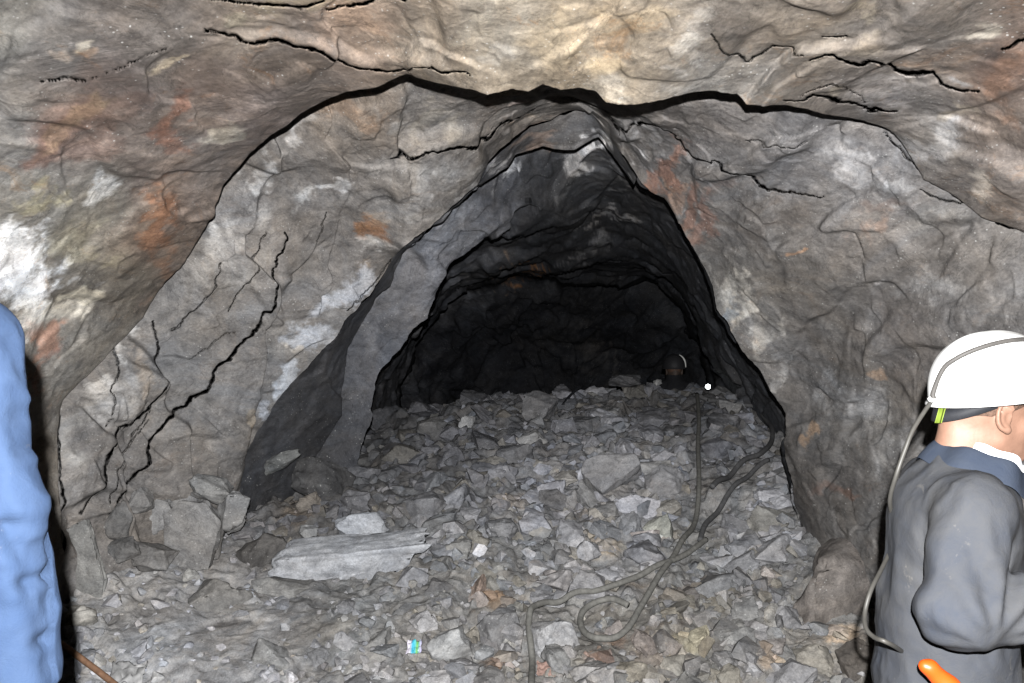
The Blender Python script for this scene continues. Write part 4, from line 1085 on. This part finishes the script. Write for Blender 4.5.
# helmet and what is fixed to it
hm, prof = helmet_mesh()
HHR = HR @ roty(math.radians(-9)); HHT = HT + HR @ np.array((.010, 0, .040))
helm = link('helmet', place_local(hm, HHR, HHT), M_HELM, root)
def hp(x, y, up=.003):
    """point on the helmet shell above (x, y)"""
    a = math.atan2(y / .118, x / (.150 if x >= 0 else .140)); r = math.hypot(y / .118, x / (.150 if x >= 0 else .140))
    t = math.asin(min(1, r) ** (1 / .86)) / (math.pi / 2)
    return HHR @ (prof(a, t) + np.array((x, y, .05)) / np.linalg.norm((x, y, .05)) * up) + HHT
M_HELM_MARK = plain('helmet_scuffs', (.30, .30, .29), .6, 0, 30, .2, .2)
pts = [hp(x, y) for x, y in ((.146, -.004), (.130, -.020), (.100, -.042), (.060, -.060), (.015, -.070), (-.030, -.070), (-.070, -.060), (-.100, -.044), (-.122, -.026))] + [HHR @ (prof(math.pi, t) * np.array((1.03, 1, 1)) + np.array((0, -.008, 0))) + HHT for t in (.93, .99)]
link('lamp_cable', tube(smooth_path(pts, 6), .0055, 10), M_STRAP, helm)
clip = HHR @ np.array((-.146, 0, .002)) + HHT
bm = bmesh.new(); bmesh.ops.create_cube(bm, size=1); bmesh.ops.bevel(bm, geom=bm.edges[:], offset=.2, segments=2, affect='EDGES')
bmesh.ops.scale(bm, vec=(.016, .020, .012), verts=bm.verts); me = bpy.data.meshes.new('cable_clip'); bm.to_mesh(me); bm.free()
link('cable_clip', place_local(me, HHR, clip), M_HELM, helm)
# cap lamp on the front
bm = bmesh.new(); bmesh.ops.create_cone(bm, cap_ends=True, segments=24, radius1=.030, radius2=.034, depth=.045); bmesh.ops.bevel(bm, geom=bm.edges[:], offset=.003, segments=2, affect='EDGES')
me = bpy.data.meshes.new('cap_lamp'); bm.to_mesh(me); bm.free()
link('cap_lamp', place_local(me, HHR @ roty(math.radians(90)), HHR @ np.array((.170, 0, .055)) + HHT), M_BAND, helm)
# nape strap with its adjuster
def nape(a):
    d = np.array((math.cos(a), math.sin(a), 0))
    p = np.array((-.014, 0, -.018)) + np.array((.1035 * d[0], .0805 * d[1], 0)); p[2] += .046 * (1 + d[0])
    p[0] += .01 * (1 + d[0]) * 0
    return HR @ p + HT, HR @ d, HR @ np.array((.25 * (1 if d[0] < 0 else 0), 0, 1.0))
link('nape_strap', ring_band(nape, 60, .030, .004, math.radians(95), math.radians(265), 'nape_strap'), M_BAND, helm)
link('strap_adjuster', ring_band(lambda a: (nape(a)[0] + nape(a)[1] * .004, nape(a)[1], nape(a)[2]), 6, .034, .005, math.radians(186), math.radians(196), 'strap_adjuster'), M_LIME, helm)
# lamp cord hanging from the clip down the back and looping to the belt
def L(px, py, d): return np.array(W(px, py, d)) - np.array((1.012, 1.97, 0))
inv = rotz(math.radians(9))
cp = [HHR @ np.array((-.148, 0, -.004)) + HHT] + [inv @ L(*q) for q in ((914, 428, 1.94), (905, 450, 1.93), (896, 476, 1.93), (890, 500, 1.97), (893, 522, 2.03), (892, 545, 2.04), (883, 566, 1.98), (871, 590, 1.92), (865, 612, 1.90), (866, 628, 1.86), (874, 637, 1.83), (884, 641, 1.80), (894, 646, 1.82), (903, 652, 1.90))]
link('lamp_cord', tube(smooth_path(cp, 8), .0050, 10), M_CORD, root)
# jacket collar, folded down, and the white collar inside it
def collar(name, c, rx, ry, tilt, h, flare, th, mat, a0=0, a1=360, par=None):
    n, m = 72, 9; V = []; rows = []
    R_ = rotz(math.radians(14)) @ roty(math.radians(tilt))
    prof_ = [(0, -.2 * h), (.0, .3 * h), (.25 * flare, .62 * h), (.45 * flare, .66 * h), (.8 * flare, .35 * h), (1.25 * flare, -.25 * h), (1.35 * flare, -.5 * h), (1.2 * flare, -.52 * h), (.7 * flare, .0), (.35 * flare, .2 * h)]
    for i in range(n):
        a = math.radians(a0 + (a1 - a0) * i / (n - 1)); wv = .004 * math.sin(3 * a + 1) + .003 * math.sin(7 * a)
        for o_, z_ in prof_:
            V.append(tuple(R_ @ np.array(((rx + o_ + wv) * math.cos(a), (ry + o_ + wv) * math.sin(a), z_ + wv)) + np.array(c)))
    k = len(prof_); Fq = []
    for i in range(n - 1):
        for j in range(k): Fq.append((i * k + j, i * k + (j + 1) % k, (i + 1) * k + (j + 1) % k, (i + 1) * k + j))
    Fq += [tuple(range(k)), tuple(range((n - 1) * k, n * k))[::-1]]
    me = bpy.data.meshes.new(name); me.from_pydata(V, [], Fq); me.update()
    o = link(name, me, mat, root)
    sm = o.modifiers.new('soft', 'SUBSURF'); sm.levels = 1; sm.render_levels = 2
    return o
collar('collar', (.060, .005, 1.284), .092, .088, 22, .050, .026, .006, M_JKTC, 12, 348)
collar('undershirt_collar', (.082, .004, 1.300), .078, .074, 24, .042, .010, .004, M_WHITE, -150, 60)
# orange grip sticking out at the hip
s = SDF((-.06, -.05, -.14), (.10, .05, .06), .004)
s.cap((-.035, 0, .022), (-.020, 0, .018), .013, .016, 0); s.cap((-.022, 0, .016), (.025, 0, -.030), .019, .026, .012); s.cap((.02, 0, -.03), (.045, 0, -.11), .026, .028, .015)
o = link('tool_grip', s.mesh('tool_grip'), M_ORNG); gp = W(939, 675, 1.72); o.location = gp; o.scale = (.85, .85, .85)
tag(o, 'bright orange plastic grip at the hip of the miner in the white helmet', 'tool grip')

# ---- the person in blue at the left edge, seen from behind, only the right sleeve in view
root2 = bpy.data.objects.new('person', None); C.objects.link(root2); root2.location = (-1.095, 1.42, .105); root2.rotation_euler = (0, 0, math.radians(90)); root2.empty_display_size = .1
tag(root2, 'person in a bright blue work jacket with one arm hanging, cut off by the frame', 'person')
s = SDF((-.24, -.36, .74), (.24, .36, 1.66), .0070)
s.ell((0, 0, 1.32), (.13, .185, .24), k=0); s.ell((0, 0, 1.08), (.14, .175, .22), k=.06); s.ell((0, 0, .90), (.15, .19, .14), k=.06)
s.cap((0, -.15, 1.475), (0, .15, 1.475), .065, .065, .05); s.cap((0, 0, 1.48), (.01, 0, 1.58), .09, .075, .05)
for q in (-1, 1):
    s.cap((0, q * .185, 1.47), (-.015, q * .235, 1.20), .074, .064, .035); s.cap((-.015, q * .235, 1.20), (.02, q * .272, .92), .064, .054, .03)
def sleeve_folds(V):
    h = folds(1.35, None, 6)(V)
    jig = .006 * fbm(V, 9, 3, 640)
    for q0, q1, dp in (((-4, 340), (6, 390), 1), ((6, 390), (10, 450), .8), ((24, 395), (20, 470), .5), ((-6, 478), (10, 525), .8), ((10, 525), (20, 585), 1), ((20, 585), (30, 650), 1), ((30, 650), (33, 700), .8), ((36, 480), (44, 560), .5)):
        e0, e1 = [W(*q, 1.37) for q in (q0, q1)]; a_ = np.array([-(e0[0] + 1.095), e0[2] - .105]); b_ = np.array([-(e1[0] + 1.095), e1[2] - .105])
        ab = b_ - a_; t = np.clip(((V[:, 1:] - a_) @ ab) / (ab @ ab), 0, 1)
        d = np.hypot(*(V[:, 1:] - a_ - t[:, None] * ab).T) + jig
        h = h - (V[:, 0] < .02) * dp * (.009 * np.exp(-(d / .009) ** 2) - .004 * np.exp(-((d - .022) / .012) ** 2))
    return h
link('jacket', s.mesh('jacket', sleeve_folds, 1), M_BLUE, root2)
hh = hand_mesh('hand')
link('hand', place_local(hh, rotx(math.radians(0)) @ roty(math.radians(80)), (.02, -.274, .875)), M_HAND, root2)
hh = hand_mesh('hand'); place_local(hh, np.diag([1, -1, 1]), (0, 0, 0)); hh.flip_normals()
link('hand', place_local(hh, roty(math.radians(80)), (.02, .274, .875)), M_HAND, root2)
bm = bmesh.new(); bmesh.ops.create_cube(bm, size=1); bmesh.ops.subdivide_edges(bm, edges=bm.edges[:], cuts=3, use_grid_fill=True)
bmesh.ops.scale(bm, vec=(.05, .004, .045), verts=bm.verts); me = bpy.data.meshes.new('patch'); bm.to_mesh(me); bm.free()
link('sleeve_patch', place_local(me, np.eye(3), (0, 0, 0)), M_WHITE, root2).location = (-.086, -.245, 1.385)
bpy.data.objects['sleeve_patch'].rotation_euler = (0, 0, math.radians(90))
boots_and_trousers(root2, M_BLUE, (0, 0, .88), .1, .02, 0.0)
build_head(root2, np.eye(3), np.array((.06, 0, 1.70))); build_hair(root2, np.eye(3), np.array((.06, 0, 1.70)))
h2, _ = helmet_mesh(); ho = link('helmet', place_local(h2, np.eye(3), (.06, 0, 1.735)), M_HELM, root2)

# ---- far miner beyond the crest of the pile: dark clothes, only a pale strip on the helmet catches the light
root3 = bpy.data.objects.new('person', None); C.objects.link(root3); FD = 8.7; cx3 = W(675, 0, FD)[0]
root3.location = (cx3, FD, .62); root3.rotation_euler = (0, 0, math.radians(90)); root3.empty_display_size = .1
tag(root3, 'distant dark clothed miner crouching beyond the crest of the rubble pile', 'person')
M_DARK = cloth('dark_workwear', (.012, .012, .014), (.022, .022, .024), .5)
s = SDF((-.22, -.22, .0), (.42, .22, .62), .012)
s.ell((0, 0, .42), (.11, .15, .16), k=0); s.ell((-.01, 0, .24), (.12, .15, .14), k=.05); s.cap((.02, -.13, .50), (.02, .13, .50), .05, .05, .05); s.cap((.0, 0, .50), (.02, 0, .58), .09, .085, .04)
for q in (-1, 1):
    s.cap((.02, q * .15, .48), (.10, q * .19, .28), .05, .042, .03); s.cap((.10, q * .19, .28), (.26, q * .10, .30), .042, .034, .03)
link('jacket', s.mesh('jacket', folds(1, None, 9)), M_DARK, root3)
s = SDF((-.22, -.24, -.02), (.42, .24, .40), .012)
s.ell((-.02, 0, .16), (.12, .15, .10), k=0)
for q in (-1, 1):
    s.cap((.0, q * .08, .15), (.30, q * .12, .28), .075, .058, .03); s.cap((.30, q * .12, .28), (.17, q * .13, .04), .055, .045, .02); s.ell((.22, q * .13, .025), (.10, .04, .035), k=.02)
link('trousers', s.mesh('trousers', folds(1, None, 10)), M_DARK, root3)
build_head(root3, np.eye(3) * .98, np.array((.06, 0, .66)), plain('darkened_skin', (.05, .035, .028), .7)); build_hair(root3, np.eye(3) * .98, np.array((.06, 0, .66)))  # skin darkened so the far head barely shows
M_DHELM = plain('dark_helmet', (.02, .02, .022), .6, 0, 20, .1, .2)
h3, prof3 = helmet_mesh(); h3o = link('helmet', place_local(h3, np.eye(3) * .98, (.06, 0, .695)), M_DHELM, root3)
M_REFL = plain('pale_reflective_strip', (.55, .55, .53), .5, 0, 40, .1, .3)
arc = [(.06 + .98 * prof3(math.radians(-112), t)[0] + .002, .98 * prof3(math.radians(-112), t)[1] - .004, .695 + .98 * prof3(math.radians(-112), t)[2] + .002) for t in np.linspace(.25, 1.0, 14)]
o = link('reflective_strip', tube(np.array(arc), np.interp(np.linspace(0, 1, 14), [0, .5, 1], [.004, .011, .006]), 8), M_REFL, h3o)

# ---- the lit cap lamp beyond the crest
lp = W(707.5, 386.5, 8.75)
bm = bmesh.new(); bmesh.ops.create_cone(bm, cap_ends=True, segments=28, radius1=.034, radius2=.040, depth=.05); bmesh.ops.bevel(bm, geom=bm.edges[:], offset=.004, segments=2, affect='EDGES')
me = bpy.data.meshes.new('lamp'); bm.to_mesh(me); bm.free()
lr = bpy.data.objects.new('miners_lamp', None); C.objects.link(lr); lr.location = lp; lr.rotation_euler = (math.radians(90), 0, 0); lr.empty_display_size = .05
tag(lr, 'lit cap lamp shining from beyond the right part of the pile crest', 'lamp')
link('lamp_body', me, M_BAND, lr)
bm = bmesh.new(); bmesh.ops.create_uvsphere(bm, u_segments=20, v_segments=10, radius=.026); bmesh.ops.scale(bm, vec=(1, 1, .35), verts=bm.verts); bmesh.ops.translate(bm, vec=(0, 0, .025), verts=bm.verts)
me = bpy.data.meshes.new('lens'); bm.to_mesh(me); bm.free()
k = NT('lamp_glow'); k.b.inputs['Emission Color'].default_value = (.93, 1, .98, 1); k.b.inputs['Emission Strength'].default_value = 9
link('lens', me, k.m, lr)
# bracket the lamp stands on
bm = bmesh.new(); bmesh.ops.create_cube(bm, size=1); bmesh.ops.bevel(bm, geom=bm.edges[:], offset=.15, segments=2, affect='EDGES'); bmesh.ops.scale(bm, vec=(.07, .16, .06), verts=bm.verts); bmesh.ops.translate(bm, vec=(0, -.10, -.01), verts=bm.verts)
me = bpy.data.meshes.new('battery'); bm.to_mesh(me); bm.free(); link('battery_case', me, M_BAND, lr)

# ---- small things on the rubble
x, y = hit(414, 661); z = float(floor_z(x, y)[0])
gx, gy = np.meshgrid(np.linspace(-1, 1, 22), np.linspace(-1, 1, 18), indexing='ij'); gp = np.stack([gx.ravel(), gy.ravel(), 0 * gx.ravel()], 1)
hz = .012 * ridge(gp * 1.0 + 7, 1.6, 3, 500) + .010 * facets(gp + 3, 1.8, 501, .9)
Vw = np.stack([gp[:, 0] * .034 + .006 * fbm(gp, 2, 3, 502), gp[:, 1] * .026 + .006 * fbm(gp, 2, 3, 503), hz + (gp[:, 1] * .5 + .5) * .045], 1)
me = mesh_np('wrapper', Vw, grid_faces(22, 18))
o = link('wrapper', me); o.location = (x, y, z + .045); so = o.modifiers.new('thick', 'SOLIDIFY'); so.thickness = .0012
k = NT('holographic_foil'); tc = k.n('ShaderNodeTexCoord'); sp = k.n('ShaderNodeSeparateXYZ'); k.l(tc.outputs['Object'], sp.inputs[0])
rp = k.n('ShaderNodeValToRGB'); e = rp.color_ramp.elements; e[0].position = .0; e[0].color = (.62, .56, .66, 1); e[1].position = 1; e[1].color = (.45, .42, .62, 1)
for p_, c_ in ((.30, (.6, .58, .66, 1)), (.42, (.05, .42, .62, 1)), (.56, (.10, .50, .55, 1)), (.66, (.22, .50, .10, 1)), (.74, (.12, .38, .30, 1)), (.84, (.50, .48, .66, 1))):
    q = e.new(p_); q.color = c_
k.l(k.math('ADD', k.math('MULTIPLY', sp.outputs[0], 11), .5), rp.inputs[0]); k.l(rp.outputs[0], k.b.inputs['Base Color']); k.b.inputs['Roughness'].default_value = .25
me.materials.append(k.m); tag(o, 'small crumpled shiny wrapper in blue, green and white on the rubble', 'wrapper')

M_PINK = plain('pinkish_scrap', (.30, .20, .17), .8, .003, 60, .3, .2)
def rag(name, px, py, w, h, mat, label, cat, seed, th=.0015, lift=.03):
    x, y = hit(px, py); z = float(floor_z(x, y)[0]); W_, H_ = w * y / F / 2, h * y / F / 2
    hz = (.5 * ridge(gp * 1.0 + seed, 1.3, 3, 520 + seed) + .5 * facets(gp + seed, 1.8, 521 + seed, .9)) * min(W_, H_) * .7
    edge = 1 + .25 * fbm(gp * 2 + seed, 1.5, 3, 522)
    Vw = np.stack([gp[:, 0] * W_ * edge, gp[:, 1] * H_ * 1.2 * edge, hz + gp[:, 1] * H_ * .8], 1)
    me = mesh_np(name, Vw, grid_faces(22, 18)); o = link(name, me, mat); o.location = (x, y, z + lift)
    q = o.modifiers.new('thick', 'SOLIDIFY'); q.thickness = th; tag(o, label, cat); return o
rag('cloth_scrap', 546, 672, 18, 12, M_PINK, 'small pinkish torn scrap on the front rubble beside the bent hose', 'scrap', 3)
M_PLAS = plain('grey_white_plastic', (.30, .30, .30), .5, .002, 14, .6, .4)
rag('plastic_scrap', 127, 680, 34, 22, M_PLAS, 'crumpled grey and white plastic sheet at the lower edge near the blue sleeve', 'scrap', 8, .002, .04)
# rusty pipe in the lower left corner
a = np.array([*hit(66, 664), 0]); b = np.array([*hit(112, 684), 0]); a[2] = floor_z(a[0], a[1])[0] + .05; b[2] = floor_z(b[0], b[1])[0] + .03
a2 = a - (b - a) * .5; b2 = b + (b - a) * .5
M_RUST = plain('rusty_iron', lin((118, 90, 70)), .8, .002, 40, .35, .3)
tt_ = np.linspace(0, 1, 40)[:, None]
o = link('iron_bar', tube(a2 * (1 - tt_) + b2 * tt_ + np.array((0, 0, .01)) * np.sin(tt_ * 3), .014, 14), M_RUST); tag(o, 'rusty brown iron bar on the ground beside the blue sleeve', 'bar')
# dark stick on the crest
a = W(563, 405, 7.7); b = W(580, 386, 7.95)
o = link('stick', tube(smooth_path([a, (a * .55 + b * .45) + np.array((-.012, 0, .0)), b], 8), np.linspace(.016, .010, 17), 10), M_BAND); tag(o, 'short dark stick poking out of the pile beside the large crest block', 'stick')

# ------------------------------------------------------------------ light, world, camera
def point(name, loc, power, size, col=(1, 1, 1)):
    l = bpy.data.lights.new(name, 'POINT'); l.energy = power; l.shadow_soft_size = size; l.color = col
    o = bpy.data.objects.new(name, l); o.location = loc; C.objects.link(o); return o
# the photographer's flash, just above and behind the lens
point('camera_flash', (0.0, -0.10, H + .13), 1420, .012, (1.0, .995, .99))
w = bpy.data.worlds.new('mine_air'); bpy.context.scene.world = w; w.use_nodes = True
w.node_tree.nodes['Background'].inputs[0].default_value = (0, 0, 0, 1); w.node_tree.nodes['Background'].inputs[1].default_value = 0
cd = bpy.data.cameras.new('camera'); cd.lens = 30.0; cd.sensor_width = 36.0; cd.clip_start = .05; cd.clip_end = 100
cam = bpy.data.objects.new('camera', cd); cam.location = (0, 0, H); cam.rotation_euler = (math.radians(90), 0, 0); C.objects.link(cam)
sc = bpy.context.scene; sc.camera = cam
sc.view_settings.view_transform = 'Standard'; sc.view_settings.look = 'None'; sc.view_settings.gamma = 1; sc.view_settings.exposure = 0
sc.view_settings.use_curve_mapping = False
sc.cycles.diffuse_bounces = 0
